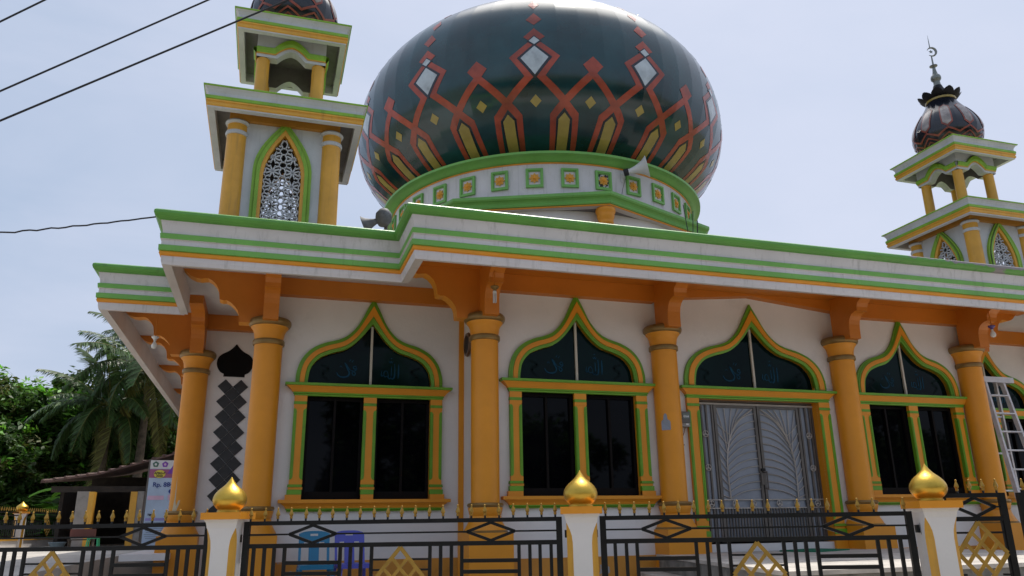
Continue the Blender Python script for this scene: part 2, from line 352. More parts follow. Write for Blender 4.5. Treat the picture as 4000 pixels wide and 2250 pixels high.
# peeled, lichen-grey paint towards the right-hand end of the crown moulding
t = CROWN.node_tree; n = t.nodes; l = t.links; bsdf = n['Principled BSDF']
tco = n.new('ShaderNodeTexCoord'); sx = n.new('ShaderNodeSeparateXYZ'); l.new(tco.outputs['Object'], sx.inputs[0])
mr = n.new('ShaderNodeMapRange'); mr.inputs[1].default_value = 7.0; mr.inputs[2].default_value = 11.0; mr.inputs[3].default_value = 0.34; mr.inputs[4].default_value = -0.16; l.new(sx.outputs[0], mr.inputs[0])
mz = n.new('ShaderNodeMapRange'); mz.inputs[1].default_value = 5.40; mz.inputs[2].default_value = 5.46; mz.inputs[3].default_value = 0.20; mz.inputs[4].default_value = 0.0; l.new(sx.outputs[2], mz.inputs[0])
ad = n.new('ShaderNodeMath'); ad.operation = 'ADD'; l.new(mr.outputs[0], ad.inputs[0]); l.new(mz.outputs[0], ad.inputs[1])
nn = n.new('ShaderNodeTexNoise'); nn.inputs['Scale'].default_value = 3.5; nn.inputs['Detail'].default_value = 9; l.new(tco.outputs['Object'], nn.inputs['Vector'])
sb = n.new('ShaderNodeMath'); sb.operation = 'SUBTRACT'; l.new(nn.outputs[0], sb.inputs[0]); l.new(ad.outputs[0], sb.inputs[1])
m2 = n.new('ShaderNodeMapRange'); m2.inputs[1].default_value = 0.44; m2.inputs[2].default_value = 0.47; l.new(sb.outputs[0], m2.inputs[0])
oldl = bsdf.inputs['Base Color'].links[0].from_socket
mm = n.new('ShaderNodeMix'); mm.data_type = 'RGBA'; l.new(m2.outputs[0], mm.inputs[0]); l.new(oldl, mm.inputs[6]); mm.inputs[7].default_value = (0.22, 0.195, 0.195, 1); l.new(mm.outputs[2], bsdf.inputs['Base Color'])
prof = [(-.055, 5.139, SOFFIT), (-.055, 4.776, SOFFIT), (0, 4.776, WHITE_C), (.014, 4.83, WHITE_C), (.016, 4.886, ORANGE), (.035, 4.895, ORANGE), (.044, 4.915, ORANGE), (.035, 4.94, ORANGE), (.03, 4.945, GREEN_L),
        (.052, 4.952, GREEN_L), (.055, 5.02, GREEN_L), (.03, 5.03, WHITE_C), (.027, 5.095, WHITE_C), (.046, 5.105, GREEN_L), (.054, 5.17, GREEN_L), (.028, 5.185, WHITE_C),
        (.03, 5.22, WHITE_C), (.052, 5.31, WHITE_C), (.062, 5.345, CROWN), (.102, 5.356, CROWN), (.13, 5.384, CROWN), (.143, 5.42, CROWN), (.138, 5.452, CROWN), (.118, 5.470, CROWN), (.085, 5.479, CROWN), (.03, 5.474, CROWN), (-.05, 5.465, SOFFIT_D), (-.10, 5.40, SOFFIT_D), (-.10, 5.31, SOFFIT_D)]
mb = MB(); cornice(mb, roofp, prof); cor = part(mb, 'cornice', sharp=False)
for bx in ((-1.376, -1.32, 10.076, 12.5), (-2.516, -2.46, 12.556, 28.1), (1.646, 1.70, 9.056, 10.02)):
    b = MB(); b.box(*bx, 4.777, 5.137, SOFFIT); part(b, 'rim_board', cor)
mb = MB(); mb.poly([(x, y, 5.36) for x, y in offset_poly(roofp, -0.09)], CONC_D); part(mb, 'roof_deck')
mb = MB(); mb.poly([(x, y, 5.138) for x, y in offset_poly(roofp, -0.10)], SOFFIT); part(mb, 'soffit')
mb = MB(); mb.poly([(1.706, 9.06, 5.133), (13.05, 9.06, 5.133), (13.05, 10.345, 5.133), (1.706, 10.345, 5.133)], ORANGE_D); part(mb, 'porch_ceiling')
# ---- opening outlines (half-width, z)
ARCH_O = [(1.082, 3.60), (1.075, 3.754), (1.015, 3.945), (.888, 4.10), (.71, 4.20), (.505, 4.262), (.355, 4.345), (.212, 4.515), (.10, 4.743), (0, 4.945)]
ARCH_I = [(.91, 3.60), (.905, 3.683), (.872, 3.835), (.762, 3.975), (.59, 4.058), (.405, 4.118), (.275, 4.205), (.16, 4.325), (.075, 4.435), (0, 4.535)]
def resample(pts, n=36):
    q = smoothline(pts, 8); Ls = [0]
    for i in range(1, len(q)): Ls.append(Ls[-1] + hypot(q[i][0] - q[i - 1][0], q[i][1] - q[i - 1][1]))
    out = []; j = 0
    for k in range(n + 1):
        t_ = Ls[-1] * k / n
        while j < len(q) - 2 and Ls[j + 1] < t_: j += 1
        f = (t_ - Ls[j]) / max(1e-9, Ls[j + 1] - Ls[j]); out.append((q[j][0] + (q[j + 1][0] - q[j][0]) * f, q[j][1] + (q[j + 1][1] - q[j][1]) * f))
    return out
def window_set(door=False):
    o = resample(ARCH_O); i = resample(ARCH_I)
    if door:
        o = [(x * 1.205, z + 0.012 + (0.035 if z > 4.9 else 0.03 * (z - 3.6) / 1.35)) for x, z in o]
        i = [(x * 1.218, z + 0.012 + 0.07 * (z - 3.6) / 0.93) for x, z in i]
    return o, i
def bay_wall(mb, x0, x1, yf, z0, z1, cx, hw, zs, inner, m, m_rev, depth=0.12):
    """front wall skin with one opening: half width hw from zs up to 3.60, then the arch outline"""
    hole = [(hw, zs), (hw, 3.60)] + [p for p in inner[1:]]
    mb.add([(x0, yf, z0), (x1, yf, z0), (x1, yf, zs), (x0, yf, zs)], [(0, 1, 2, 3)], m)
    for sgn, xe in ((-1, x0), (1, x1)):
        vs = []
        for a, z in hole: vs += [(xe, yf, z), (cx + sgn * a, yf, z)]
        mb.add(vs, [(2 * k, 2 * k + 1, 2 * k + 3, 2 * k + 2) for k in range(len(hole) - 1)], m)
        vs = []
        for a, z in hole: vs += [(cx + sgn * a, yf, z), (cx + sgn * a, yf + depth, z)]
        mb.add(vs, [(2 * k, 2 * k + 1, 2 * k + 3, 2 * k + 2) for k in range(len(hole) - 1)], m_rev)
    zt = hole[-1][1]
    mb.add([(x0, yf, zt), (x1, yf, zt), (x1, yf, z1), (x0, yf, z1)], [(0, 1, 2, 3)], m)
    mb.add([(cx - hw, yf, zs), (cx + hw, yf, zs), (cx + hw, yf + depth, zs), (cx - hw, yf + depth, zs)], [(0, 1, 2, 3)], m_rev)
YM, YL, YW = 10.5, 11.5, 13.95     # wall planes: centre, side bays, wings
o_w, i_w = window_set(); o_d, i_d = window_set(True)
mb = MB()
BASE_T = 1.148
bay_wall(mb, 2.83, 5.71, YM, BASE_T, 4.88, 4.325, .905, 1.965, i_w, WHITE, ORANGE)
bay_wall(mb, 5.71, 9.0, YM, BASE_T, 5.12, 7.385, 1.10, 1.268, i_d, WHITE, ORANGE)
bay_wall(mb, 9.0, 11.93, YM, BASE_T, 4.88, 10.385, .905, 1.965, i_w, WHITE, ORANGE)
mb.box(2.83, 5.71, YM, YM + .01, 4.88, 5.13, WHITE); mb.box(9.0, 11.93, YM, YM + .01, 4.88, 5.13, WHITE)
part(mb, 'wall')
for xa, xb in ((2.832, 5.46), (9.30, 11.93)):
    mb = MB(); mb.box(xa, xb, YM - .018, YM - .0005, 0.73, BASE_T, ORANGE_BASE); part(mb, 'base_band')
for xa, xb, c in ((-0.05, 2.83, 1.405), (11.93, 14.81, 13.355)):
    mb = MB()
    bay_wall(mb, xa, xb, YL, BASE_T, 5.13, c, .905, 1.965, i_w, WHITE, ORANGE)
    wl_ = part(mb, 'wall')
    mb = MB(); mb.box(xa, xb, YL - .018, YL - .0005, 0.73, BASE_T, ORANGE_BASE); part(mb, 'base_band', wl_)
for xw in (2.83, 11.93):
    mb = MB(); mb.box(xw - .001, xw + .001, YM, YL, 0.73, 5.13, WHITE); part(mb, 'return_wall')
mb = MB(); mb.box(2.75, 2.828, YL - .03, YL - .001, 0.73, 4.88, ORANGE); part(mb, 'corner_strip')
mb = MB()      # wings, flanks and back
W = [(-.05, YL), (-.05, YW), (-1.15, YW), (-1.15, 2 * CY - YW), (-.05, 2 * CY - YW), (-.05, 2 * CY - YL), (2.83, 2 * CY - YL), (2.83, 2 * CY - YM), (11.93, 2 * CY - YM), (11.93, 2 * CY - YL), (14.81, 2 * CY - YL), (14.81, 2 * CY - YW), (15.91, 2 * CY - YW), (15.91, YW), (14.81, YW), (14.81, YL)]
for a, b in zip(W, W[1:]): mb.add([(*a, 0.73), (*b, 0.73), (*b, 5.13), (*a, 5.13)], [(0, 1, 2, 3)], WHITE)
part(mb, 'wall')
# ---- beams (orange band under the soffit, proud of the wall)
def beam(mb, x0, x1, yw, t=.15):
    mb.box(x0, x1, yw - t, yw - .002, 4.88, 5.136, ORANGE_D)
mb = MB(); beam(mb, 2.70, 5.62, YM); part(mb, 'beam'); mb = MB(); beam(mb, 9.1, 12.06, YM); part(mb, 'beam'); mb = MB()
g = 10
for k in range(g):       # the door bay beam is cut as a very flat gable
    xa = 5.62 + (9.10 - 5.62) * k / g; xb = 5.62 + (9.10 - 5.62) * (k + 1) / g
    zf = lambda x: 5.10 - abs(x - 7.36) / 1.74 * .165
    vs = [(xa, YM - .15, zf(xa)), (xb, YM - .15, zf(xb)), (xb, YM - .15, 5.136), (xa, YM - .15, 5.136), (xa, YM - .002, zf(xa)), (xb, YM - .002, zf(xb))]
    mb.add(vs, [(0, 1, 2, 3), (0, 4, 5, 1)], ORANGE_D)
part(mb, 'beam')
for bx in ((-.2, 2.83, YL - .15, YL - .002), (11.93, 14.96, YL - .15, YL - .002), (2.68, 2.828, YM + .01, YL - .152), (11.932, 12.08, YM + .01, YL - .152), (-.2, -.052, YL + .01, YW - .152), (-1.3, -.052, YW - .15, YW - .002), (-1.3, -1.152, YW + .01, 26)):
    mb = MB(); mb.box(*bx, 4.88, 5.136, ORANGE_D); part(mb, 'beam')
# ---- columns
def column_parts():
    s = MB(); s.lathe([(.195, .01), (.195, 1.02), (.195, 3.40)], ORANGE, 40)
    s.lathe([(.205, 3.445), (.200, 3.47), (.210, 3.53), (.212, 3.55), (.232, 3.60), (.258, 3.63), (.262, 3.655), (.20, 3.66)], ORANGE, 40)
    s.lathe([(.0, .8), (.29, .8), (.275, .83), (.235, .90), (.215, .96), (.215, .985), (.205, .99), (.215, 1.0), (.235, 1.08), (.235, 1.095), (.0, 1.1)], ORANGE, 40)
    s.box(-.30, .30, -.30, .30, 0.01, .775, ORANGE)
    g1 = MB(); g1.lathe([(.195, 3.640), (.262, 3.644), (.282, 3.655), (.295, 3.68), (.298, 3.705), (.292, 3.735), (.272, 3.757), (.25, 3.765), (.0, 3.766)], GOLDB, 40)
    g2 = MB(); g2.lathe([(.19, 3.375), (.214, 3.378), (.221, 3.39), (.221, 3.44), (.212, 3.452), (.19, 3.455)], GOLDB, 40)
    g3 = MB(); g3.lathe([(.19, 1.095), (.235, 1.10), (.250, 1.125), (.235, 1.15), (.19, 1.155)], GOLDB, 40)
    g4 = MB(); g4.lathe([(.20, .775), (.302, .777), (.302, .795), (.285, .806), (.2, .807)], GOLDB, 40)
    return [('column', s), ('capital_ring', g1), ('neck_ring', g2), ('base_ring', g3), ('plinth_ring', g4)]
cdata = [(nm, b_.data(nm)) for nm, b_ in column_parts()]
for nm, me in cdata: me.set_sharp_from_angle(angle=radians(38))
COLS = [(-.085, 11.38), (2.86, 10.38), (5.71, 10.38), (9.0, 10.38), (11.70, 10.38), (14.85, 11.38), (-1.235, 13.88), (-1.235, 15.84), (-1.235, 18.75), (-1.235, 21.97), (-1.235, 24.88), (15.99, 13.88)]
for x, y in COLS:
    c = link('column', cdata[0][1], mosque, Vector((x, y, 0.72)) + MO)
    for nm, me in cdata[1:]: link(nm, me, c)
# peeled paint on the wing column: cream primer shows through
pk = MB(); CRM = mat('cream_primer', (0.56, 0.46, 0.30), .7)
for outl in ([(-42, 1.62), (-22, 1.60), (-14, 1.78), (-20, 1.92), (-26, 2.02), (-30, 2.42), (-33, 2.05), (-40, 1.86)], [(-20, 1.86), (-8, 1.98), (-6, 2.04), (-14, 2.03), (-22, 1.94)], [(-46, 1.45), (-36, 1.42), (-34, 1.58), (-44, 1.60)]):
    pts = [(-1.235 + .197 * sin(radians(a)), 13.88 - .197 * cos(radians(a)), z) for a, z in outl]
    pk.poly(pts, CRM); part(pk, 'peeled_patch', sharp=False); pk = MB()
# ---- scalloped brackets
BP = [(.0, 4.40), (.43, 4.396), (.436, 4.45), (.438, 4.50), (.456, 4.56), (.50, 4.62), (.56, 4.675), (.62, 4.705), (.665, 4.70), (.714, 4.712), (.722, 4.77), (.735, 4.85), (.775, 4.925), (.83, 4.98), (.89, 5.01), (.94, 5.005), (.99, 4.995), (1.06, 5.005), (1.13, 5.035), (1.19, 5.09), (1.236, 5.137), (0, 5.137)]
BF = [(.0, 4.40), (.40, 4.396), (.403, 4.55), (.41, 4.62), (.43, 4.69), (.47, 4.745), (.52, 4.78), (.58, 4.797), (.63, 4.80), (.635, 4.86), (.66, 4.92), (.74, 4.97), (.90, 4.99), (1.243, 5.0), (1.243, 5.137), (0, 5.137)]
def bracket_me(dirv, BP=BP):
    m_ = MB(); dx, dy = dirv
    m_.prism(BP, lambda a, z, d: (dx * a - dy * d, dy * a + dx * d, z - 4.4), -.105, .105, ORANGE_D, ORANGE_D if BP is BF else ORANGE)  # front bracket undersides take the darker orange to stand for shade
    return m_.data('bracket')
bf = bracket_me((0, -1), BF); bl = bracket_me((-1, 0)); br = bracket_me((1, 0))
for x, y in COLS:
    if y < 14.5: link('bracket', bf, mosque, Vector((x, y, 4.405)) + MO)
    if x < 3 and not (4 < x): link('bracket', bl, mosque, Vector((x, y + .002, 4.406)) + MO)
    if x > 11.5: link('bracket', br, mosque, Vector((x, y + .002, 4.406)) + MO)
mb = MB(); mb.box(-.18, .01, 11.55, 13.8, 5.0, 5.136, ORANGE_D); part(mb, 'beam')
# ---- windows and door surrounds
def ribbon(mb, A, B, ya, yb, cx, m, zoff=0):
    """strip between two half outlines, both sides"""
    for sg in (-1, 1):
        vs = []
        for (xa, za), (xb, zb_) in zip(A, B): vs += [(cx + sg * xa, ya, za), (cx + sg * xb, yb, zb_)]
        mb.add(vs, [(2 * k, 2 * k + 1, 2 * k + 3, 2 * k + 2) for k in range(len(A) - 1)], m)
def lerp_out(o, i, t_): return [(a[0] + (b[0] - a[0]) * t_, a[1] + (b[1] - a[1]) * t_) for a, b in zip(o, i)]
def hmould(mb, cx, y, prof, m=None):
    """horizontal moulding: prof [(half, proud, z, mat)] bottom to top, with end returns"""
    for a, b in zip(prof, prof[1:]):
        h0, p0_, z0 = a[:3]; h1, p1_, z1 = b[:3]
        v = [(cx - h0, y - p0_, z0), (cx + h0, y - p0_, z0), (cx + h1, y - p1_, z1), (cx - h1, y - p1_, z1), (cx - h0, y, z0), (cx - h1, y, z1), (cx + h0, y, z0), (cx + h1, y, z1)]
        mb.add(v, [(0, 1, 2, 3), (4, 0, 3, 5), (1, 6, 7, 2)], a[3])
    h, p_, z, m0 = prof[0]; mb.add([(cx - h, y, z), (cx + h, y, z), (cx + h, y - p_, z), (cx - h, y - p_, z)], [(0, 1, 2, 3)], m0)
    h, p_, z, m0 = prof[-1]; mb.add([(cx - h, y, z), (cx + h, y, z), (cx + h, y - p_, z), (cx - h, y - p_, z)], [(3, 2, 1, 0)], prof[-2][3])
def stroke(mb, pts, wd, y, m):
    pts = smoothline(pts, 5)
    for i, (a, b) in enumerate(zip(pts, pts[1:])):
        d = Vector((b[0] - a[0], b[1] - a[1])); 
        if d.length < 1e-5: continue
        f = lambda k: wd * (0.45 + 0.55 * sin(pi * min(1, max(0, k / (len(pts) - 1)))) )
        q = Vector((-d.y, d.x)).normalized()
        w0 = f(i) / 2; w1 = f(i + 1) / 2
        mb.add([(a[0] + q.x * w0, y, a[1] + q.y * w0), (a[0] - q.x * w0, y, a[1] - q.y * w0), (b[0] - q.x * w1, y, b[1] - q.y * w1), (b[0] + q.x * w1, y, b[1] + q.y * w1)], [(0, 1, 2, 3)], m)
ALLAH = [([(.86, .95), (.87, .45), (.85, .12)], .07), ([(.66, .98), (.68, .5), (.66, .22), (.60, .10), (.52, .12), (.50, .3)], .075), ([(.50, .80), (.51, .4), (.49, .16), (.43, .10), (.37, .15), (.35, .34)], .07), ([(.35, .34), (.28, .52), (.17, .50), (.12, .34), (.18, .20), (.30, .22), (.36, .12)], .055), ([(.12, .34), (.05, .22), (.0, .30), (.03, .55)], .05), ([(.38, 1.12), (.43, 1.0), (.48, 1.12), (.53, 1.0), (.58, 1.12)], .035), ([(.44, 1.25), (.54, 1.3)], .035)]
MUHAMMAD = [([(.98, .62), (.90, .74), (.80, .66), (.88, .56), (.98, .60), (.86, .44), (.66, .50)], .06), ([(.66, .50), (.56, .62), (.46, .80), (.36, .92)], .06), ([(.36, .92), (.50, .60), (.62, .34), (.54, .14), (.30, .08), (.10, .16), (.0, .34)], .075), ([(.78, .50), (.76, .30), (.86, .20), (.92, .34), (.80, .40)], .055), ([(.60, .98), (.68, 1.12)], .04), ([(.72, .94), (.80, 1.08)], .04), ([(.14, .62), (.2, .72), (.26, .62)], .03)]
def panes(parent, cx, y, o, inner, hw, zs, wide, door=False):
    g_ = MB(); n_ = len(inner)
    g_.add([(cx, y + .06, 3.6)] + [(cx + x, y + .06, z) for x, z in inner] + [(cx - x, y + .06, z) for x, z in inner[::-1][1:]], [tuple(range(2 * n_))], PANE_G)
    gp = part(g_, 'arch_pane', parent)
    zt = inner[-1][1]
    b_ = MB(); b_.box(cx - .017, cx + .017, y + .025, y + .058, 3.603, zt - .03, CREAM); b_.box(cx - inner[0][0] + .003, cx + inner[0][0] - .003, y + .02, y + .057, 3.588, 3.603, CREAM); part(b_, 'arch_mullion', parent)
    sc = .30 if not door else .33
    for nm, glyph, ox in (('calligraphy', MUHAMMAD, -.50), ('calligraphy', ALLAH, .16)):
        c_ = MB()
        for pts, wd in glyph: stroke(c_, [(cx + ox * (1.1 if door else 1) + px * sc, 3.70 + pz * sc * .88) for px, pz in pts], wd * sc, y + .056, INK)
        part(c_, nm, parent)
    for sg in (-1, 1):     # faint darker border inside the glass
        c_ = MB()
        stroke(c_, [(cx + sg * (inner[0][0] - .30), 3.66), (cx + sg * (inner[0][0] - .20), 3.76), (cx + sg * (inner[0][0] - .30), 3.84), (cx + sg * (inner[0][0] - .16), 3.90)], .05, y + .0575, TRACE)
        part(c_, 'glass_tracery', parent)
def window(cx, y):
    wd = MB()
    A = o_w; t1 = lerp_out(o_w, i_w, .33); t2 = lerp_out(o_w, i_w, .72)
    ribbon(wd, t1, t2, y - .075, y - .075, cx, ORANGE)
    ribbon(wd, t1, t1, y - .04, y - .076, cx, ORANGE); ribbon(wd, t2, t2, y - .076, y - .03, cx, ORANGE)
    # pilaster bodies
    for xa, xb in ((-1.075, -.905), (-.09, .09), (.905, 1.075)):
        wd.box(cx + xa, cx + xb, y - .055, y - .001, 1.965, 3.41, ORANGE)
        fl = .035 if abs(xa) > .5 else 0
        for z0, z1, e in ((2.10, 2.132, .012), (3.24, 3.284, .004), (3.328, 3.41, .004), (2.17, 2.228, .006)): wd.box(cx + xa - e, cx + xb + e * (1 if abs(xa) > .5 else 1), y - .062, y - .056, z0, z1, ORANGE)
        wd.box(cx + xa - fl - .012 if xa < -.5 else cx + xa, cx + xb + fl + .012 if xb > .5 else cx + xb, y - .070, y - .001, 1.965, 2.03, ORANGE)
    hmould(wd, cx, y, [(1.11, .07, 3.462, ORANGE), (1.125, .085, 3.485, ORANGE), (1.15, .10, 3.51, ORANGE), (1.195, .125, 3.548, ORANGE), (1.195, .125, 3.55, ORANGE)])
    hmould(wd, cx, y, [(1.10, .06, 1.846, ORANGE), (1.125, .075, 1.88, ORANGE), (1.17, .105, 1.914, ORANGE), (1.21, .125, 1.918, ORANGE), (1.21, .125, 1.963, ORANGE)])
    w_ = part(wd, 'window')
    gt = MB()
    ribbon(gt, A, t1, y - .045, y - .055, cx, GREEN); ribbon(gt, A, A, y, y - .045, cx, GREEN); ribbon(gt, lerp_out(o_w, i_w, .17), lerp_out(o_w, i_w, .30), y - .062, y - .066, cx, GREEN)
    ribbon(gt, t2, i_w, y - .05, y - .035, cx, GREEN); ribbon(gt, i_w, i_w, y - .035, y + .05, cx, GREEN); ribbon(gt, lerp_out(o_w, i_w, .76), lerp_out(o_w, i_w, .86), y - .062, y - .058, cx, GREEN)
    hmould(gt, cx, y, [(1.215, .14, 3.551, GREEN), (1.22, .145, 3.56, GREEN), (1.22, .145, 3.589, GREEN)])
    hmould(gt, cx, y, [(1.088, .062, 3.412, GREEN), (1.09, .068, 3.432, GREEN), (1.085, .06, 3.436, GREEN), (1.10, .075, 3.442, GREEN), (1.10, .078, 3.461, GREEN)])
    part(gt, 'green_moulding', w_); gt = MB()
    hmould(gt, cx, y, [(1.085, .04, 1.803, GREEN), (1.09, .055, 1.818, GREEN), (1.086, .045, 1.822, GREEN), (1.10, .06, 1.83, GREEN), (1.10, .062, 1.845, GREEN)])
    part(gt, 'sill_moulding', w_)
    for xa, xb in ((-1.075, -.905), (-.09, .09), (.905, 1.075)):
        gp = MB()
        for sx_, x in ((1, xa), (-1, xb)):     # rounded green chamfer strips
            xs0 = cx + x - sx_ * .003; xs1 = cx + x + sx_ * .040
            pts = [(xs0, 2.235), (xs1 - sx_ * .02, 2.238), (xs1 - sx_ * .006, 2.255), (xs1, 2.28), (xs1, 3.185), (xs1 - sx_ * .006, 3.205), (xs1 - sx_ * .02, 3.222), (xs0, 3.225)]
            gp.prism(pts, lambda a, b, d: (a, d, b), y - .064, y - .0005, GREEN)
            gp.bar((xs0 + sx_ * .02, y - .066, 2.27), (xs0 + sx_ * .02, y - .066, 3.19), .012, .01, GREEN)
        fl = .02 if abs(xa) > .5 else 0
        for z0, z1, e, pr in ((3.286, 3.302, .008, .068), (3.304, 3.326, .006, .064), (2.134, 2.15, .014 + fl * .5, .075), (2.152, 2.168, .01 + fl * .5, .07), (2.032, 2.098, .006 + fl, .072)):
            eo = e
            gp.box(cx + xa - (eo if xa < -.5 or abs(xa) < .5 and False else .001), cx + xb + (eo if xb > .5 else .001), y - pr, y - .001, z0, z1, GREEN)
        part(gp, 'pilaster_trim', w_)
    for sg in (-1, 1):
        a, b = (cx - .905, cx - .088) if sg < 0 else (cx + .088, cx + .905)
        s_ = MB(); yy = y + .045
        for x0, x1, z0, z1 in ((a, a + .045, 1.966, 3.409), (b - .045, b, 1.966, 3.409), (a + .045, b - .045, 1.966, 2.075), (a + .045, b - .045, 3.36, 3.409), ((a + b) / 2 - .018, (a + b) / 2 + .018, 2.075, 3.36)):
            s_.box(x0, x1, yy, yy + .05, z0, z1, FRAME_D)
        sh = part(s_, 'sash', w_)
    g_ = MB()
    for a, b in ((cx - .86, cx - .5), (cx - .48, cx - .13), (cx + .13, cx + .48), (cx + .5, cx + .86)):
        tl = random.uniform(-.003, .003)
        q = MB(); q.add([(a - .012, y + .082 + tl, 2.06), (b + .012, y + .082 - tl, 2.06), (b + .012, y + .082 - tl, 3.37), (a - .012, y + .082 + tl, 3.37)], [(0, 1, 2, 3)], PANE); part(q, 'pane', w_)
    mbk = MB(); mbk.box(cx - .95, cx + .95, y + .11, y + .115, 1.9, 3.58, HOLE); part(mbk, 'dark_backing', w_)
    panes(w_, cx, y, o_w, i_w, .905, 1.965, 1)
    return w_
for cx_, y_ in ((1.405, YL), (4.325, YM), (10.385, YM), (13.355, YL)): window(cx_, y_)
# ---- door bay
def door():
    cx = 7.385; y = YM
    d = MB(); t1 = lerp_out(o_d, i_d, .30); t2 = lerp_out(o_d, i_d, .74)
    ribbon(d, t1, t2, y - .075, y - .075, cx, ORANGE); ribbon(d, t1, t1, y - .04, y - .076, cx, ORANGE); ribbon(d, t2, t2, y - .076, y - .03, cx, ORANGE)
    for sg in (-1, 1):
        xa, xb = sorted((cx + sg * 1.10, cx + sg * 1.30))
        d.box(xa, xb, y - .055, y - .001, 1.16, 3.41, ORANGE)
        d.box(xa - .01, xb + .01, y - .066, y - .056, 1.16, 1.375, ORANGE)
        d.box(xa - .004, xb + .004, y - .062, y - .056, 3.33, 3.41, ORANGE)
        d.box(xa, xb, y, y + .2, 1.27, 3.55, ORANGE) if False else None
    hmould(d, cx, y, [(1.31, .07, 3.462, ORANGE), (1.325, .085, 3.485, ORANGE), (1.35, .10, 3.51, ORANGE), (1.395, .125, 3.548, ORANGE), (1.395, .125, 3.55, ORANGE)])
    dr = part(d, 'door')
    gt = MB()
    ribbon(gt, o_d, t1, y - .045, y - .055, cx, GREEN); ribbon(gt, o_d, o_d, y, y - .045, cx, GREEN)
    ribbon(gt, t2, i_d, y - .05, y - .035, cx, GREEN); ribbon(gt, i_d, i_d, y - .035, y + .05, cx, GREEN)
    hmould(gt, cx, y, [(1.415, .14, 3.551, GREEN), (1.42, .145, 3.56, GREEN), (1.42, .145, 3.59, GREEN)])
    hmould(gt, cx, y, [(1.30, .062, 3.412, GREEN), (1.30, .068, 3.432, GREEN), (1.29, .06, 3.436, GREEN), (1.31, .075, 3.442, GREEN), (1.31, .078, 3.461, GREEN)])
    for sg in (-1, 1):
        xa, xb = sorted((cx + sg * 1.10, cx + sg * 1.30))
        for z0, z1, e, pr in ((3.286, 3.302, .008, .068), (3.304, 3.326, .006, .064), (1.495, 1.512, .01, .075), (1.515, 1.53, .008, .07), (1.378, 1.455, .012, .07)): gt.box(xa - e, xb + e, y - pr, y - .0565, z0, z1, GREEN)
        for sx_, x in ((1, xa), (-1, xb)):
            xs0 = x - sx_ * .003; xs1 = x + sx_ * .045
            gt.prism([(xs0, 1.60), (xs1 - sx_ * .02, 1.602), (xs1, 1.64), (xs1, 3.19), (xs1 - sx_ * .02, 3.225), (xs0, 3.228)], lambda a, b, dd: (a, dd, b), y - .064, y - .0562, GREEN)
            gt.bar((xs0 + sx_ * .02, y - .066, 1.64), (xs0 + sx_ * .02, y - .066, 3.19), .012, .01, GREEN)
    part(gt, 'green_moulding', dr)
    panes(dr, cx, y, o_d, i_d, 1.1, 1.27, 1, True)
    # jambs reach back to the gate
    for bx in ((cx - 1.115, cx - 1.10, y + .121, y + .30, 1.27, 3.6), (cx + 1.10, cx + 1.115, y + .121, y + .30, 1.27, 3.6), (cx - 1.098, cx + 1.098, y + .004, y + .3, 3.42, 3.585)):
        j = MB(); j.box(*bx, ORANGE); part(j, 'jamb', dr)
    th = [MB() for _ in range(5)]
    for k in range(5):
        x0 = cx - 1.09 + k * .437; th[k].box(x0, x0 + .43, y + .01, y + .28, 1.158, 1.268, TILE_W); part(th[k], 'threshold_tile', dr)
    yg = 10.62
    X = lambda px: 6.35 + (px - 325) * (8.53 - 6.35) / (1405 - 325)
    # leaves
    def leaf(x0, x1, mirror):
        lf = MB(); lf.box(x0, x1, yg + .02, yg + .03, 1.30, 3.33, GREY_SHEET)
        o = part(lf, 'door_leaf', dr)
        fr = MB()
        for a, b, c_, d_ in ((x0, x0 + .045, 1.29, 3.345), (x1 - .045, x1, 1.29, 3.345), (x0 + .045, x1 - .045, 3.305, 3.345)): fr.box(a, b, yg - .01, yg + .019, c_, d_, STEEL)
        fr.box(x0 + .045, x1 - .045, yg - .005, yg + .019, 1.895, 1.912, STEEL_L); fr.box(x0 + .045, x1 - .045, yg - .005, yg + .019, 1.772, 1.788, STEEL_L)
        part(fr, 'leaf_frame', dr)
        w_ = x1 - x0 - .09; xa = x0 + .045
        fx = (lambda t: xa + w_ * t) if not mirror else (lambda t: xa + w_ * (1 - t))
        # palm-leaf rods, coordinates as fractions of the leaf (0 = hinge side, 1 = meeting side), z 1.92..3.29
        zz = lambda t: 1.915 + t * 1.39
        stem = smoothline([(.19, 0), (.175, .22), (.19, .42), (.27, .60), (.40, .75), (.60, .87), (.97, .99)], 6)
        def rod(pts, rad, dy=.004):
            q = MB(); q.tube([(fx(a), yg + dy, zz(b)) for a, b in pts], rad, STEEL_L, 5); part(q, 'rod', dr)
        rod(stem, .012, 0)
        def at(b):
            for p, q in zip(stem, stem[1:]):
                if p[1] <= b <= q[1] + 1e-6: f = (b - p[1]) / max(1e-6, q[1] - p[1]); return p[0] + (q[0] - p[0]) * f
            return stem[-1][0]
        for k in range(9):         # towards the hinge side
            b0 = .01 + k * .065 + k * k * .0025; e = .04 + k * .098; 
            if e > .93: e = .93
            a0 = at(b0); pts = [(a0, b0), ((a0 * .5), b0 + (e - b0) * .42), (0.0, e)]
            rod(smoothline(pts, 5), .0078)
        for k, tx in enumerate((.02, .22, .42, .60, .76)):   # fan to the top rail
            b0 = .50 + k * .068; a0 = at(b0)
            pts = [(a0, b0), (a0 + (tx - a0) * .35, b0 + (.99 - b0) * .5), (tx, .99)]
            rod(smoothline(pts, 5), .0078)
        for k in range(11):        # towards the meeting stile
            b0 = .005 + k * .068; e = min(.97, .105 + k * .0835); a0 = at(b0)
            pts = [(a0, b0), (a0 + (1 - a0) * .33, b0 + (e - b0) * .58), (a0 + (1 - a0) * .68, b0 + (e - b0) * .89), (1, e)]
            rod(smoothline(pts, 4), .0078)
        n_ = 13
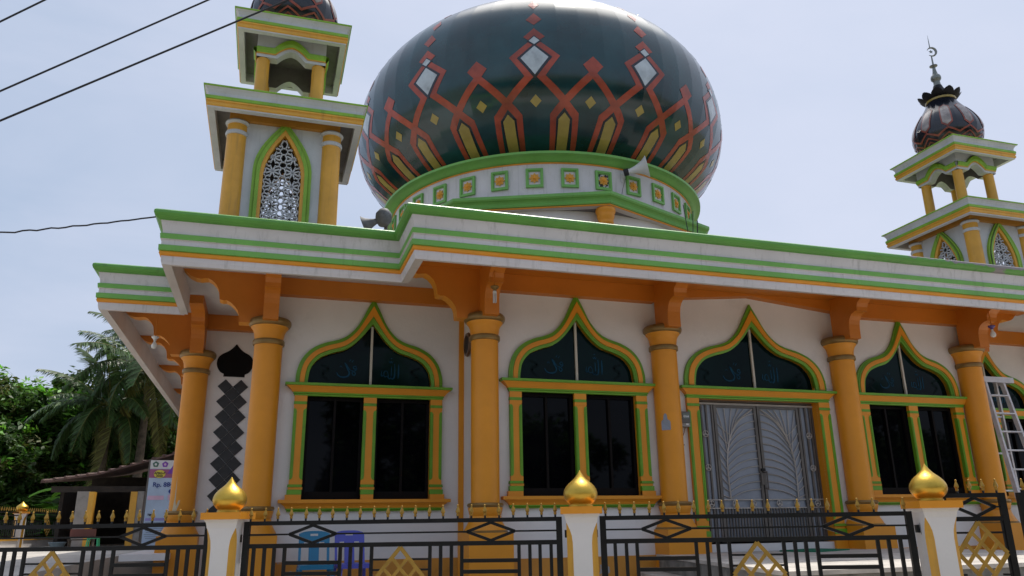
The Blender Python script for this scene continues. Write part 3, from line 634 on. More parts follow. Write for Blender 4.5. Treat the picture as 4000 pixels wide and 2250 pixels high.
        for k in range(n_):
            rb = MB(); x = xa + w_ * (k + .5) / n_; rb.box(x - .010, x + .010, yg - .004, yg + .0195, 1.30, 1.771, STEEL); part(rb, 'rib', dr)
    leaf(6.635, 7.405, False); leaf(7.425, 8.20, True)
    for x0, x1 in ((6.292, 6.625), (8.21, 8.482)):
        sp = MB(); sp.box(x0, x1, yg + .02, yg + .03, 1.30, 3.36, GREY_SHEET); part(sp, 'side_panel', dr)
        fr = MB()
        for a in (x0 + .01, x0 + .115, x0 + .20, x1 - .03): fr.box(a, a + .028, yg - .005, yg + .0195, 1.29, 3.36, STEEL)
        for z in (1.895, 1.772): fr.box(x0, x1, yg - .008, yg - .0055, z, z + .016, STEEL_L)
        for k in range(5): fr.box(x0 + .03 + k * .055, x0 + .042 + k * .055, yg + .004, yg + .0194, 1.30, 1.77, STEEL)
        part(fr, 'side_frame', dr)
    hd = MB(); hd.box(6.29, 8.48, yg - .02, yg + .02, 3.345, 3.375, STEEL_L); hd.box(6.29, 8.48, yg, yg + .02, 3.39, 3.42, STEEL); part(hd, 'head_rail', dr)
    ro = MB(); m_ = ro
    ro.tube([(.046 * cos(2 * pi * k / 16), 0, .046 * sin(2 * pi * k / 16)) for k in range(17)], .0085, STEEL_L, 5, caps=False)
    for k in range(3):
        a = pi / 2 + 2 * pi * k / 3; ro.bar((0, 0, 0), (.042 * cos(a), 0, .042 * sin(a)), .016, .010, STEEL_L, (0, 1, 0))
    rme = ro.data('rosette')
    for x, z in ((6.456, 2.89), (6.456, 2.38), (8.355, 2.89), (8.355, 2.38), (6.456, 1.842), (6.87, 1.842), (7.19, 1.842), (7.655, 1.842), (7.975, 1.842), (8.36, 1.842)):
        link('rosette', rme, dr, (x, yg - .012, z))
    hn = MB(); hn.tube([(7.452, yg - .06, 2.05), (7.452, yg - .06, 2.33)], .011, STEEL, 8); hn.bar((7.452, yg - .06, 2.07), (7.44, yg, 2.07), .012, .012, STEEL); hn.bar((7.452, yg - .06, 2.31), (7.44, yg, 2.31), .012, .012, STEEL)
    hn.box(7.38, 7.45, yg - .035, yg - .012, 2.33, 2.37, BLACK); hn.box(7.37, 7.41, yg - .03, yg - .012, 2.12, 2.30, STEEL); part(hn, 'door_handle', dr)
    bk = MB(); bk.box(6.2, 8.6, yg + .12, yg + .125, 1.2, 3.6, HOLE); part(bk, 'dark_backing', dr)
door()
# ---- wing wall decoration: dome silhouette and black tiles (left wing front, Y 13.95)
mb = MB(); dz = [(.172, 4.088), (.172, 4.135), (.235, 4.17), (.285, 4.25), (.298, 4.335), (.28, 4.41), (.225, 4.475), (.13, 4.53), (.06, 4.59), (0, 4.665)]
dz = [dz[0], dz[1]] + smoothline(dz[1:], 4)[1:]
pl = [(-.63 + a, z) for a, z in dz] + [(-.63 - a, z) for a, z in dz[::-1][1:]]
mb.prism(pl, lambda a, b, d: (a, d, b), YW - .012, YW - .001, HOLE); part(mb, 'dome_cutout')
T = .1235
tm = MB(); tm.prism([(-T, 0), (0, -T), (T, 0), (0, T)], lambda a, b, d: (a, d, b), -.012, -.001, TILE_B)
tme = tm.data('tile')
for k in range(9):
    z = 3.918 - k * .2585
    for sx_ in (-.1245, .1245): 
        if z > 1.8: link('tile', tme, mosque, Vector((-.632 + sx_, YW, z)) + MO)
    if k < 8: link('tile', tme, mosque, Vector((-.632, YW, z - .129)) + MO)
# ================================================================ DRUM
mb = MB()
mb.lathe([(4.35, 5.3), (4.35, 8.84)], WHITE, 96, CX, CY); mb.lathe([(4.4, 9.12), (4.4, 10.06)], WHITE_C, 128, CX, CY)
drum = part(mb, 'drum')
mb = MB(); mb.lathe([(4.395, 10.055, ORANGE), (4.42, 10.058, ORANGE), (4.425, 10.085, ORANGE), (4.41, 10.09, GREEN_L), (4.46, 10.095, GREEN_L), (4.50, 10.12, GREEN_L), (4.54, 10.165, GREEN_L), (4.60, 10.195, GREEN_L), (4.64, 10.20, GREEN_L), (4.66, 10.205, GREEN_L), (4.685, 10.21, GREEN_L), (4.69, 10.27, GREEN_L), (4.67, 10.28, GREEN_L), (4.2, 10.32, GREEN_L)], GREEN_L, 128, CX, CY)
part(mb, 'drum_crown', drum)
octo = lambda R: [(CX + R * sin(pi / 4 * k), CY - R * cos(pi / 4 * k)) for k in range(8)]
mb = MB(); base8 = octo(4.80); s_ = cos(pi / 8)
prof8 = [(-.12, 8.83, SOFFIT), (.055, 8.83, ORANGE), (.075, 8.84, ORANGE), (.078, 8.865, ORANGE), (.06, 8.87, GREEN_L), (.10, 8.88, GREEN_L), (.11, 8.91, GREEN_L), (.085, 8.935, GREEN_L), (.075, 8.965, GREEN_L), (.085, 9.0, GREEN_L), (.115, 9.035, GREEN_L), (.155, 9.055, GREEN_L), (.165, 9.075, GREEN_L), (.175, 9.085, GREEN_L), (.175, 9.155, GREEN_L), (.165, 9.16, GREEN_L), (-.5, 9.165, GREEN_L)]
cornice(mb, base8, prof8); part(mb, 'octagonal_eave', drum)
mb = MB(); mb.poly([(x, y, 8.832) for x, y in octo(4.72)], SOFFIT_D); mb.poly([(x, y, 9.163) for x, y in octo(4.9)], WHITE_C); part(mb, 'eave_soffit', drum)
dc = MB(); dc.lathe([(.155, -3.5), (.155, -.46), (.16, -.42), (.185, -.40), (.19, -.36), (.175, -.335), (.18, -.30), (.205, -.24), (.215, -.17), (.21, -.14), (.235, -.10), (.245, -.06), (.24, -.02), (.235, 0)], ORANGE, 32)
dcm = dc.data('drum_column')
for k in range(8): link('drum_column', dcm, drum, (CX + 4.60 * sin(pi / 4 * k), CY - 4.60 * cos(pi / 4 * k), 8.829))
# square frames with eight-pointed stars
fr = MB(); f_ = .215; zf = .25
for x0, x1, z0, z1 in ((-f_, -f_ + .05, -zf, zf), (f_ - .05, f_, -zf, zf), (-f_ + .05, f_ - .05, -zf, -zf + .05), (-f_ + .05, f_ - .05, zf - .05, zf)):
    fr.box(x0, x1, -.055, .03, z0, z1, GREEN_L)
for x0, x1, z0, z1 in ((-f_ + .045, -f_ + .075, -zf + .045, zf - .045), (f_ - .075, f_ - .045, -zf + .045, zf - .045), (-f_ + .075, f_ - .075, -zf + .045, -zf + .075), (-f_ + .075, f_ - .075, zf - .075, zf - .045)):
    fr.box(x0, x1, -.035, .03, z0, z1, GREEN_L)
frm = fr.data('square_frame')
bk = MB(); bk.box(-f_ + .07, f_ - .07, -.006, .03, -zf + .07, zf - .07, WHITE_C); bkm = bk.data('frame_back')
bk = MB(); bk.box(-f_ + .07, f_ - .07, -.006, .03, -zf + .07, zf - .07, mat('flaking_white_on_black', (0.55, 0.55, 0.55), 0.7, patch=((0.02, 0.02, 0.02), 0.48, 9))); bkd = bk.data('frame_back')
st = MB(); pts = [(.135 * (1 if k % 2 == 0 else .70) * sin(pi / 8 * k), .135 * (1 if k % 2 == 0 else .70) * cos(pi / 8 * k)) for k in range(16)]
st.prism(pts, lambda a, b, d: (a, d, b), -.035, -.007, YELLOW); st.prism([(a * .72, b * .72) for a, b in pts], lambda a, b, d: (a, d, b), -.042, -.036, ORANGE)
st.prism([(a * .60, b * .60) for a, b in pts], lambda a, b, d: (a, d, b), -.05, -.0425, YELLOW)
cy_ = [(.05, -.05), (.045, -.065), (.03, -.075), (0, -.08)]
for (r0, d0), (r1, d1) in zip(cy_, cy_[1:]):
    vs = [(r * cos(2 * pi * k / 12), d, r * sin(2 * pi * k / 12)) for r, d in ((r0, d0), (r1, d1)) for k in range(12)]
    st.add(vs, [(k, (k + 1) % 12, 12 + (k + 1) % 12, 12 + k) for k in range(12)], ORANGE, True)
stm = st.data('star')
for k in range(32):
    a = radians(1.0 + 11.25 * k)
    o = link('square_frame', frm, drum, (CX + 4.40 * sin(a), CY - 4.40 * cos(a), 9.672), (0, 0, a))
    o2 = link('frame_back', bkd if k == 0 else bkm, drum, (CX + 4.40 * sin(a), CY - 4.40 * cos(a), 9.672), (0, 0, a))
    link('star', stm, drum, (CX + 4.40 * sin(a), CY - 4.40 * cos(a), 9.672), (0, 0, a))
# ================================================================ BIG DOME
DA, DZ, DT, DB, DN = 5.5, 12.6, 3.6, 3.0, 2.2
def dome_r(z):
    q = abs(z - DZ) / (DT if z > DZ else DB); return DA * max(0.0, 1 - q ** DN) ** (1 / DN)
GO = 60; GA = 2 * pi / GO; G0 = radians(-20.3)
def dome_p(th, z, off=0.0):
    """th from the street side (-Y), clockwise towards +X; the shell is made of flat gores"""
    k = math.floor((th - G0) / GA); c = G0 + (k + .5) * GA
    r = dome_r(z) * cos(GA / 2) / cos(th - c) + off
    return (CX + r * sin(th), CY - r * cos(th), z)
zs = [10.30]
while zs[-1] < 15.9: zs.append(zs[-1] + (.16 if zs[-1] < 14.8 else .08))
zs += [16.02, 16.1, 16.15, 16.18, 16.2]
mb = MB(); mb.lathe([(dome_r(z) - .05, z) for z in zs[::2]], HOLE, 60, CX, CY); dome = part(mb, 'dome')
for k in range(GO):
    a = G0 + k * GA; mb = MB(); tl = random.uniform(-.004, .004)
    mb.loft([[dome_p(a + 1e-7, z), dome_p(a + GA - 1e-7, z)] for z in zs], DOMEG, True); part(mb, 'gore', dome, sharp=False)
mb = MB()
for k in range(GO):      # raised seams between the gores
    a = G0 + k * GA
    rows = []
    for z in zs[::3]:
        p = Vector(dome_p(a + 1e-6, z)); r = hypot(p.x - CX, p.y - CY); t_ = Vector((cos(a), sin(a), 0)); n_ = Vector((sin(a), -cos(a), 0))
        rows.append([p - t_ * .004, p + n_ * .003, p + t_ * .004])
    mb.loft(rows, DOMEG, False)
part(mb, 'seams', dome, sharp=False, kind='stuff')
def clip(poly, f):
    out = []
    for i in range(len(poly)):
        a, b = poly[i - 1], poly[i]; fa, fb = f(a), f(b)
        if (fa >= 0) != (fb >= 0):
            t_ = fa / (fa - fb); out.append((a[0] + (b[0] - a[0]) * t_, a[1] + (b[1] - a[1]) * t_))
        if fb >= 0: out.append(b)
    return out
def dome_patch(mb, poly, th0, m, off=.006):
    """convex polygon in (degrees, z) laid on the gores"""
    P = [(radians(a * .972) + th0, z) for a, z in poly]
    lo = min(p[0] for p in P); hi = max(p[0] for p in P); z0 = min(p[1] for p in P); z1 = max(p[1] for p in P)
    k0 = math.floor((lo - G0) / GA); k1 = math.floor((hi - G0) / GA)
    for k in range(k0, k1 + 1):
        a = G0 + k * GA; q = clip(clip(P, lambda p: p[0] - a), lambda p: a + GA - p[0])
        if len(q) < 3: continue
        nz_ = max(1, int((z1 - z0) / .12)); 
        for j in range(nz_):
            za = z0 + (z1 - z0) * j / nz_; zb_ = z0 + (z1 - z0) * (j + 1) / nz_
            r = clip(clip(q, lambda p: p[1] - za), lambda p: zb_ - p[1])
            if len(r) < 3: continue
            pts = []
            for th, z in r:
                rr = dome_r(z) * cos(GA / 2) / cos(th - (a + GA / 2)) + off
                pts.append((CX + rr * sin(th), CY - rr * cos(th), z))
            mb.add(pts, [tuple(range(len(pts)))], m)
KX = .0935
def band(mb, pts, th0, hw, m, off):
    """mitred polyline band in (deg, z)"""
    P = [Vector((a * KX, z)) for a, z in pts]; Lf = []; Rt = []
    for i, p in enumerate(P):
        d1 = (p - P[i - 1]).normalized() if i else (P[1] - P[0]).normalized()
        d2 = (P[i + 1] - p).normalized() if i < len(P) - 1 else d1
        n1 = Vector((-d1.y, d1.x)); n2 = Vector((-d2.y, d2.x)); b = (n1 + n2); b = b / max(.35, b.dot(n1))
        Lf.append(p + b * hw); Rt.append(p - b * hw)
    for i in range(len(P) - 1):
        q = [Lf[i], Lf[i + 1], Rt[i + 1], Rt[i]]
        dome_patch(mb, [(v.x / KX, v.y) for v in q], th0, m, off)
for k in range(12):
    t0 = radians(-20.35 + 30 * k) 
    for sg in (-1, 1):
        lv = MB(); band(lv, [(0.0, 12.80), (sg * 5.4, 12.375), (sg * 1.55, 11.90), (sg * 10.2, 11.19), (sg * 11.5, 11.10), (sg * 12.6, 10.33)], t0, .085, RED, .006); part(lv, 'red_band', dome, merge=False, sharp=False)
        lv = MB(); band(lv, [(sg * 15.45, 12.00), (sg * 6.05, 11.19), (sg * 4.95, 11.09), (sg * 5.1, 10.33)], t0, .085, RED, .008); part(lv, 'red_band', dome, merge=False, sharp=False)
    def pan(name, poly, m, off):
        q = MB(); dome_patch(q, poly, t0, m, off); part(q, name, dome, merge=False, sharp=False)
    dia = lambda c, z0, zc, z1, h: [(c, z0), (c + h, zc), (c, z1), (c - h, zc)]
    pan('silver_diamond', dia(0, 11.93, 12.355, 12.66, 3.65), SILVER, .016)
    pan('silver_diamond', dia(0, 12.71, 12.82, 12.935, 1.4), SILVER, .016)
    pan('black_outline', dia(0, 12.67, 12.81, 12.975, 2.0), BLACK_E, .011); pan('black_outline', dia(0, 11.83, 12.36, 12.73, 4.6), BLACK_E, .012)
    pan('red_diamond', dia(0, 12.74, 12.94, 13.20, 2.85), RED, .007)
    pan('red_diamond', dia(0, 13.31, 13.50, 13.75, 2.15), RED, .007)
    pan('red_diamond', dia(0, 13.93, 14.14, 14.40, 1.6), RED, .007)
    pan('red_diamond', dia(0, 14.56, 14.72, 14.90, 1.5), RED, .007)
    pan('red_diamond', dia(15.42, 11.90, 12.19, 12.43, 2.75), RED, .010)
    for c in (0, 15.42): pan('mustard_diamond', dia(c, 11.25, 11.375, 11.505, 1.6), YEL_E, .009)
    for c in (-8.25, 8.25):
        pan('black_outline', [(c - 2.35, 10.33), (c + 2.35, 10.33), (c + 2.2, 11.05), (c, 11.215), (c - 2.2, 11.05)], BLACK_E, .010)
        pan('mustard_lancet', [(c - 1.8, 10.33), (c + 1.8, 10.33), (c + 1.7, 11.03), (c, 11.155), (c - 1.7, 11.03)], YEL_E, .014)
def petals(mb, cx, cy, r0, z0, r1, z1, n, m, th=.02):
    for k in range(n):
        a0 = 2 * pi * (k - .55) / n; a1 = 2 * pi * (k + .55) / n; ac = 2 * pi * k / n
        rows = []
        for t_, wf in ((0, 1), (.35, 1.02), (.65, .85), (.85, .5), (1, .06)):
            rr = r0 + (r1 - r0) * (t_ ** .8); z = z0 + (z1 - z0) * (t_ ** 1.6)
            hw = (a1 - a0) / 2 * wf
            rows.append([(cx + rr * (1 + .03 * (abs(j) == 1)) * cos(ac + hw * j), cy + rr * sin(ac + hw * j), z + .06 * (r1 - r0) * abs(j)) for j in (-1, -.5, 0, .5, 1)])
        mb.loft(rows, m, True)
mb = MB(); mb.lathe([(1.05, 16.08, YEL_E), (1.15, 16.12, YEL_E), (1.15, 16.3, YEL_E), (1.05, 16.32, BLACK_E), (.55, 16.6, BLACK_E), (.38, 17.2, ZINC), (.30, 17.7, ZINC), (.42, 17.85, ZINC), (.46, 18.1, ZINC), (.36, 18.35, ZINC), (.2, 18.5, ZINC), (.08, 19.4, ZINC), (.03, 21, ZINC)], ZINC, 32, CX, CY)
petals(mb, CX, CY, 1.1, 16.3, 1.85, 16.95, 12, CROWN_B); part(mb, 'dome_finial', dome)
# ================================================================ CORNER TOWERS
def tower(cx, cy):
    X = lambda v: cx + v
    tw = MB(); hb = .75; zb0, zb1 = 5.35, 7.86
    # four hollow walls with a lancet opening
    LA_O = [(.44, 5.45), (.44, 6.6), (.43, 7.0), (.35, 7.25), (.22, 7.47), (.10, 7.63), (0, 7.74)]
    LA_M = [(.335, 5.45), (.335, 6.6), (.325, 6.95), (.26, 7.18), (.16, 7.38), (.07, 7.52), (0, 7.62)]
    LA_I = [(.285, 5.45), (.285, 6.6), (.275, 6.93), (.215, 7.14), (.13, 7.33), (.055, 7.45), (0, 7.53)]
    so = resample(LA_O, 26); sm_ = resample(LA_M, 26); si = resample(LA_I, 26)
    rots = [0, pi / 2, pi, 3 * pi / 2]
    def R(a, pts): c, s = cos(a), sin(a); return [(cx + c * (x) - s * (y), cy + s * (x) + c * (y), z) for x, y, z in pts]
    t_o = None; subs = []
    for a in rots:
        gm = MB(); om = MB(); lt = MB(); subs += [('green_moulding', gm), ('ochre_moulding', om), ('lattice_screen', lt)]
        for sg in (-1, 1):
            vs = []
            for h, z in si: vs += [(sg * hb, -hb, z), (sg * h, -hb, z)]
            tw.add(R(a, vs), [(2 * k, 2 * k + 1, 2 * k + 3, 2 * k + 2) for k in range(len(si) - 1)], WHITE_T)
            for A, B, ya, yb, m, b_ in ((so, so, -hb, -hb - .05, GREEN_T, gm), (so, lerp_out(so, sm_, .5), -hb - .05, -hb - .035, GREEN_T, gm), (lerp_out(so, sm_, .5), sm_, -hb - .06, -hb - .055, GREEN_T, gm), (sm_, sm_, -hb - .055, -hb - .02, GREEN_T, gm), (sm_, si, -hb - .035, -hb - .02, YELLOW, om), (si, si, -hb - .02, -hb + .13, YELLOW, om)):
                vs = []
                for (xa, za), (xb, zb_) in zip(A, B): vs += [(sg * xa, ya, za), (sg * xb, yb, zb_)]
                b_.add(R(a, vs), [(2 * k, 2 * k + 1, 2 * k + 3, 2 * k + 2) for k in range(len(A) - 1)], m)
        vs = [(-hb, -hb, 7.53), (hb, -hb, 7.53), (hb, -hb, zb1), (-hb, -hb, zb1)]; tw.add(R(a, vs), [(0, 1, 2, 3)], WHITE_T)
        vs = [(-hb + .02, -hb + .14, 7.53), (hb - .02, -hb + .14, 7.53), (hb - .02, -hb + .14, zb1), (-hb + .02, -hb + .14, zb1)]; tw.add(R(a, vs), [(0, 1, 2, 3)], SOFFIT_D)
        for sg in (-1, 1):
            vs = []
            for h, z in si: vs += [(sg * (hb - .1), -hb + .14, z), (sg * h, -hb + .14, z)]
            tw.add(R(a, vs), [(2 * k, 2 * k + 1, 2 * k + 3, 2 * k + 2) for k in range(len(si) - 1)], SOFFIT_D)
        # pierced lattice: rosettes on the axis, square knots half a pitch off
        def inside(x, z):
            if z < 5.45: return False
            for (h0, z0), (h1, z1) in zip(si, si[1:]):
                if z0 <= z <= z1: return abs(x) < h0 + (h1 - h0) * (z - z0) / max(1e-6, z1 - z0)
            return False
        def seg(p, q, wd=.015):
            n_ = 3
            for j in range(n_):
                a_ = (p[0] + (q[0] - p[0]) * j / n_, p[1] + (q[1] - p[1]) * j / n_); b2 = (p[0] + (q[0] - p[0]) * (j + 1) / n_, p[1] + (q[1] - p[1]) * (j + 1) / n_)
                if inside(*a_) and inside(*b2):
                    A_, B_ = R(a, [(a_[0], -hb + .03, a_[1]), (b2[0], -hb + .03, b2[1])])
                    lt.bar(A_, B_, wd, .03, WHITE_T, R(a, [(0, 1, 0)])[0] if False else (Vector((-sin(a), cos(a), 0))))
        P = .236
        for row in range(-1, 9):
            zc = 5.62 + row * P
            for (cxx, zcc, kind) in ((0, zc, 0), (-.30, zc, 0), (.30, zc, 0), (-.15, zc + P / 2, 1), (.15, zc + P / 2, 1)):
                r0, r1 = (.058, .128) if kind == 0 else (.018, .108)
                hub = [(cxx + r0 * cos(pi / 8 + pi / 4 * k), zcc + r0 * sin(pi / 8 + pi / 4 * k)) for k in range(8)]
                out = [(cxx + r1 * cos(pi / 8 + pi / 4 * k), zcc + r1 * sin(pi / 8 + pi / 4 * k)) for k in range(8)]
                for k in range(8):
                    seg(hub[k], hub[(k + 1) % 8], .016)
                    if kind == 0: seg(hub[k], out[k], .019)
                    else: seg(hub[k], out[k], .021)
        # tower interior floor left open
    t_o = part(tw, 'tower')
    for nm, b_ in subs: part(b_, nm, t_o, merge=(nm != 'lattice_screen'), sharp=(nm != 'lattice_screen'), **({'kind': 'stuff'} if nm == 'lattice_screen' else {}))
    # body corner columns
    for sx_ in (-1, 1):
        for sy in (-1, 1):
            c = MB(); c.lathe([(.152, 5.37), (.146, 7.44), (.146, 7.66)], YELLOW, 28, cx + sx_ * .72, cy + sy * .72)
            c.lathe([(.14, 7.42, WHITE_T), (.165, 7.425, WHITE_T), (.172, 7.45, WHITE_T), (.165, 7.485, WHITE_T), (.14, 7.49, WHITE_T)], WHITE_T, 28, cx + sx_ * .72, cy + sy * .72)
            c.lathe([(.14, 7.605, WHITE_T), (.17, 7.61, WHITE_T), (.185, 7.64, WHITE_T), (.17, 7.665, WHITE_T), (.0, 7.67, WHITE_T)], WHITE_T, 28, cx + sx_ * .72, cy + sy * .72)
            part(c, 'tower_column', t_o)
    b_ = MB()
    for a in rots: 
        v = R(a, [(-.84, -.84, 7.672), (.84, -.84, 7.672), (.84, -.84, 7.86), (-.84, -.84, 7.86), (-.84, -.755, 7.672), (.84, -.755, 7.672)]); b_.add(v, [(0, 1, 2, 3), (0, 4, 5, 1)], TBEAM)
    part(b_, 'tower_beam', t_o)
    def cap(h, z0, zt, name, s=1.0):
        k = (zt - z0) / .36; Z = lambda d: z0 + d * k
        pr = [(-.10 * s, Z(.17), WHITE_T), (-.10 * s, z0, WHITE_T), (0, z0, WHITE_T), (.002, Z(.02), YELLOW), (.018, Z(.035), YELLOW), (.02, Z(.07), YELLOW), (.008, Z(.075), YELLOW), (.012, Z(.095), YELLOW), (.024, Z(.10), YELLOW), (.024, Z(.125), YELLOW), (.018, Z(.13), GREEN_T), (.03, Z(.135), GREEN_T), (.03, Z(.185), GREEN_T), (.005, Z(.20), WHITE_T), (.005, Z(.25), WHITE_T), (.03, Z(.30), WHITE_T), (.055, Z(.32), WHITE_T), (.06, Z(.325), GREEN_T), (.075, Z(.33), GREEN_T), (.075, Z(.35), GREEN_T), (.06, Z(.36), GREEN_T), (-.6, Z(.375), SOFFIT_D)]
        q = MB(); cornice(q, rect(cx, cy, h), pr); o = part(q, name, t_o)
        q = MB(); q.poly([(x, y, Z(.168)) for x, y in rect(cx, cy, h - .09)], SOFFIT_D); q.poly([(x, y, Z(.374)) for x, y in rect(cx, cy, h - .3)], SOFFIT_D); part(q, 'tower_soffit', t_o)
    cap(1.15, 7.665, 8.02, 'tower_cornice'); cap(.855, 9.30, 9.655, 'tower_cornice', .9)
    for sx_ in (-1, 1):
        for sy in (-1, 1):
            c = MB(); c.lathe([(.108, 8.03), (.105, 9.10)], YELLOW, 24, cx + sx_ * .445, cy + sy * .445); part(c, 'lantern_column', t_o)
    # lantern arches
    hl = .555
    def fo(x, z0, rise, w_):
        x = abs(x)
        return z0 if x >= w_ else z0 + rise * (1 - (x / w_) ** 1.7) * (1 if x < w_ * .96 else .6)
    xs = [(-hl + 2 * hl * k / 48) for k in range(49)]
    for a in rots:
        lw = MB(); lg = MB()
        def strip(b_, y0, f0, y1, f1, m):
            vs = []
            for x in xs: vs += [(x, y0, f0(x)), (x, y1, f1(x))]
            b_.add(R(a, vs), [(2 * k, 2 * k + 2, 2 * k + 3, 2 * k + 1) for k in range(len(xs) - 1)], m)
        f_open = lambda x: fo(x, 9.03, .165, .225); f_or = lambda x: fo(x, 9.085, .165, .255); f_gb = lambda x: fo(x, 9.10, .17, .262); f_gt = lambda x: fo(x, 9.205, .20, .285); f_top = lambda x: 9.47
        strip(lw, -hl, f_open, -hl, f_top, WHITE_T); strip(lw, -hl, f_open, -hl + .17, f_open, WHITE_T); strip(lw, -hl + .17, f_open, -hl + .17, f_top, SOFFIT_D)
        strip(lg, -hl - .02, f_or, -hl - .02, f_gb, YELLOW); strip(lg, -hl, f_or, -hl - .02, f_or, YELLOW)
        strip(lg, -hl - .02, f_gb, -hl - .05, lambda x: f_gb(x) + .04, GREEN_T); strip(lg, -hl - .05, lambda x: f_gb(x) + .04, -hl - .055, lambda x: f_gt(x) - .02, GREEN_T); strip(lg, -hl - .055, lambda x: f_gt(x) - .02, -hl - .03, f_gt, GREEN_T); strip(lg, -hl - .03, f_gt, -hl, f_gt, GREEN_T)
        part(lw, 'lantern_arch', t_o); part(lg, 'lantern_moulding', t_o)
    # onion dome
    PR = [(.50, 9.66), (.62, 9.82), (.71, 9.99), (.748, 10.16), (.735, 10.30), (.685, 10.44), (.61, 10.58), (.53, 10.70), (.45, 10.82), (.38, 10.93), (.33, 11.03), (.30, 11.10)]
    PR = smoothline(PR, 4); ng = 30
    on = MB()
    rz = lambda z: next((a[0] + (b[0] - a[0]) * (z - a[1]) / (b[1] - a[1]) for a, b in zip(PR, PR[1:]) if a[1] <= z <= b[1]), .3)
    for k in range(ng):
        a = 2 * pi * k / ng; on.loft([[(cx + r * cos(a), cy + r * sin(a), z), (cx + r * cos(a + 2 * pi / ng), cy + r * sin(a + 2 * pi / ng), z)] for r, z in PR], BLACK_E, True)
    od = part(on, 'onion_dome', t_o, merge=False, sharp=False)
    def opatch(b_, poly, ac, m, off):
        # poly in (deg, z); ngon fan subdivided in z
        z0 = min(p[1] for p in poly); z1 = max(p[1] for p in poly); nz_ = max(1, int((z1 - z0) / .04)); P = [(radians(p[0]), p[1]) for p in poly]
        x0 = min(p[0] for p in P); x1 = max(p[0] for p in P); nx = max(1, int((x1 - x0) / radians(6)) + 1)
        for i in range(nx):
            xa = x0 + (x1 - x0) * i / nx; xb = x0 + (x1 - x0) * (i + 1) / nx; qq = clip(clip(P, lambda p: p[0] - xa), lambda p: xb - p[0])
            if len(qq) < 3: continue
            for j in range(nz_):
                za = z0 + (z1 - z0) * j / nz_; zb_ = z0 + (z1 - z0) * (j + 1) / nz_; r_ = clip(clip(qq, lambda p: p[1] - za), lambda p: zb_ - p[1])
                if len(r_) > 2: b_.add([(cx + (rz(z) + off) * cos(ac + t_), cy + (rz(z) + off) * sin(ac + t_), z) for t_, z in r_], [tuple(range(len(r_)))], m)
    rd = MB()
    for k in range(10):
        ac = 2 * pi * k / 10 + radians(8)
        opatch(rd, [(-9, 10.20), (0, 10.10), (9, 10.20), (11, 10.72), (0, 10.79), (-11, 10.72)], ac, RED_S, .008)
        sv = MB(); opatch(sv, [(-6.8, 10.225), (0, 10.15), (6.8, 10.225), (8.6, 10.70), (0, 10.76), (-8.6, 10.70)], ac, SILVER_S, .013)
        for dz_, tk in ((0, .045), (-.12, .035), (-.21, .03)):
            for sg in (-1, 1):
                opatch(rd, [(0, 10.11 + dz_), (0, 10.11 - tk + dz_), (sg * 18, 9.98 - tk + dz_), (sg * 18, 9.98 + dz_)], ac, RED_S, .009)
        part(sv, 'silver_panel', t_o, merge=False, sharp=False)
    part(rd, 'red_pattern', t_o, merge=False, sharp=False)
    fi = MB(); fi.lathe([(.29, 11.06, YEL_E), (.33, 11.065, YEL_E), (.335, 11.11, YEL_E), (.30, 11.13, CROWN_B), (.22, 11.24, CROWN_B), (.165, 11.36, CROWN_B), (.115, 11.46, CROWN_B), (.095, 11.53, ZINC), (.078, 11.56, ZINC), (.072, 11.65, ZINC), (.085, 11.67, ZINC), (.112, 11.71, ZINC), (.116, 11.76, ZINC), (.10, 11.81, ZINC), (.062, 11.84, ZINC), (.045, 11.93, ZINC), (.032, 12.04, ZINC), (.03, 12.05, ZINC), (.088, 12.075, ZINC), (.09, 12.09, ZINC), (.03, 12.11, ZINC), (.02, 12.13, ZINC), (.014, 12.38, ZINC)], ZINC, 20, cx, cy)
    petals(fi, cx, cy, .30, 11.11, .47, 11.27, 10, CROWN_B)
    A_ = Vector((0.62, -0.25, 0)).normalized()
    ctr = Vector((cx + .03, cy, 12.49)); pts = []; rr = []
    for k in range(21):
        a = radians(-145 + 290 * k / 20 + 12); pts.append(ctr + A_ * (.105 * cos(a)) + Vector((0, 0, .115 * sin(a)))); rr.append(.006 + .022 * sin(pi * k / 20))
    fi.tube(pts, rr, ZINC, 6); fi.tube([(cx, cy, 12.60), (cx, cy, 12.75), (cx, cy, 12.95)], [.012, .010, .002], ZINC, 6)
    stp = [(.055 * (1 if k % 2 == 0 else .45) * sin(pi / 5 * k), .055 * (1 if k % 2 == 0 else .45) * cos(pi / 5 * k)) for k in range(10)]
    fi.prism(stp, lambda a, b, d: (ctr.x - .02 + A_.x * a + A_.y * -d, ctr.y + A_.y * a + A_.x * d, ctr.z + b), -.004, .004, ZINC)
    part(fi, 'crescent_finial', t_o)
    return t_o
for c_ in ((-.085, 12.28), (14.78, 12.5), (-.085, 2 * CY - 12.4), (14.83, 2 * CY - 12.4)): tower(*c_)
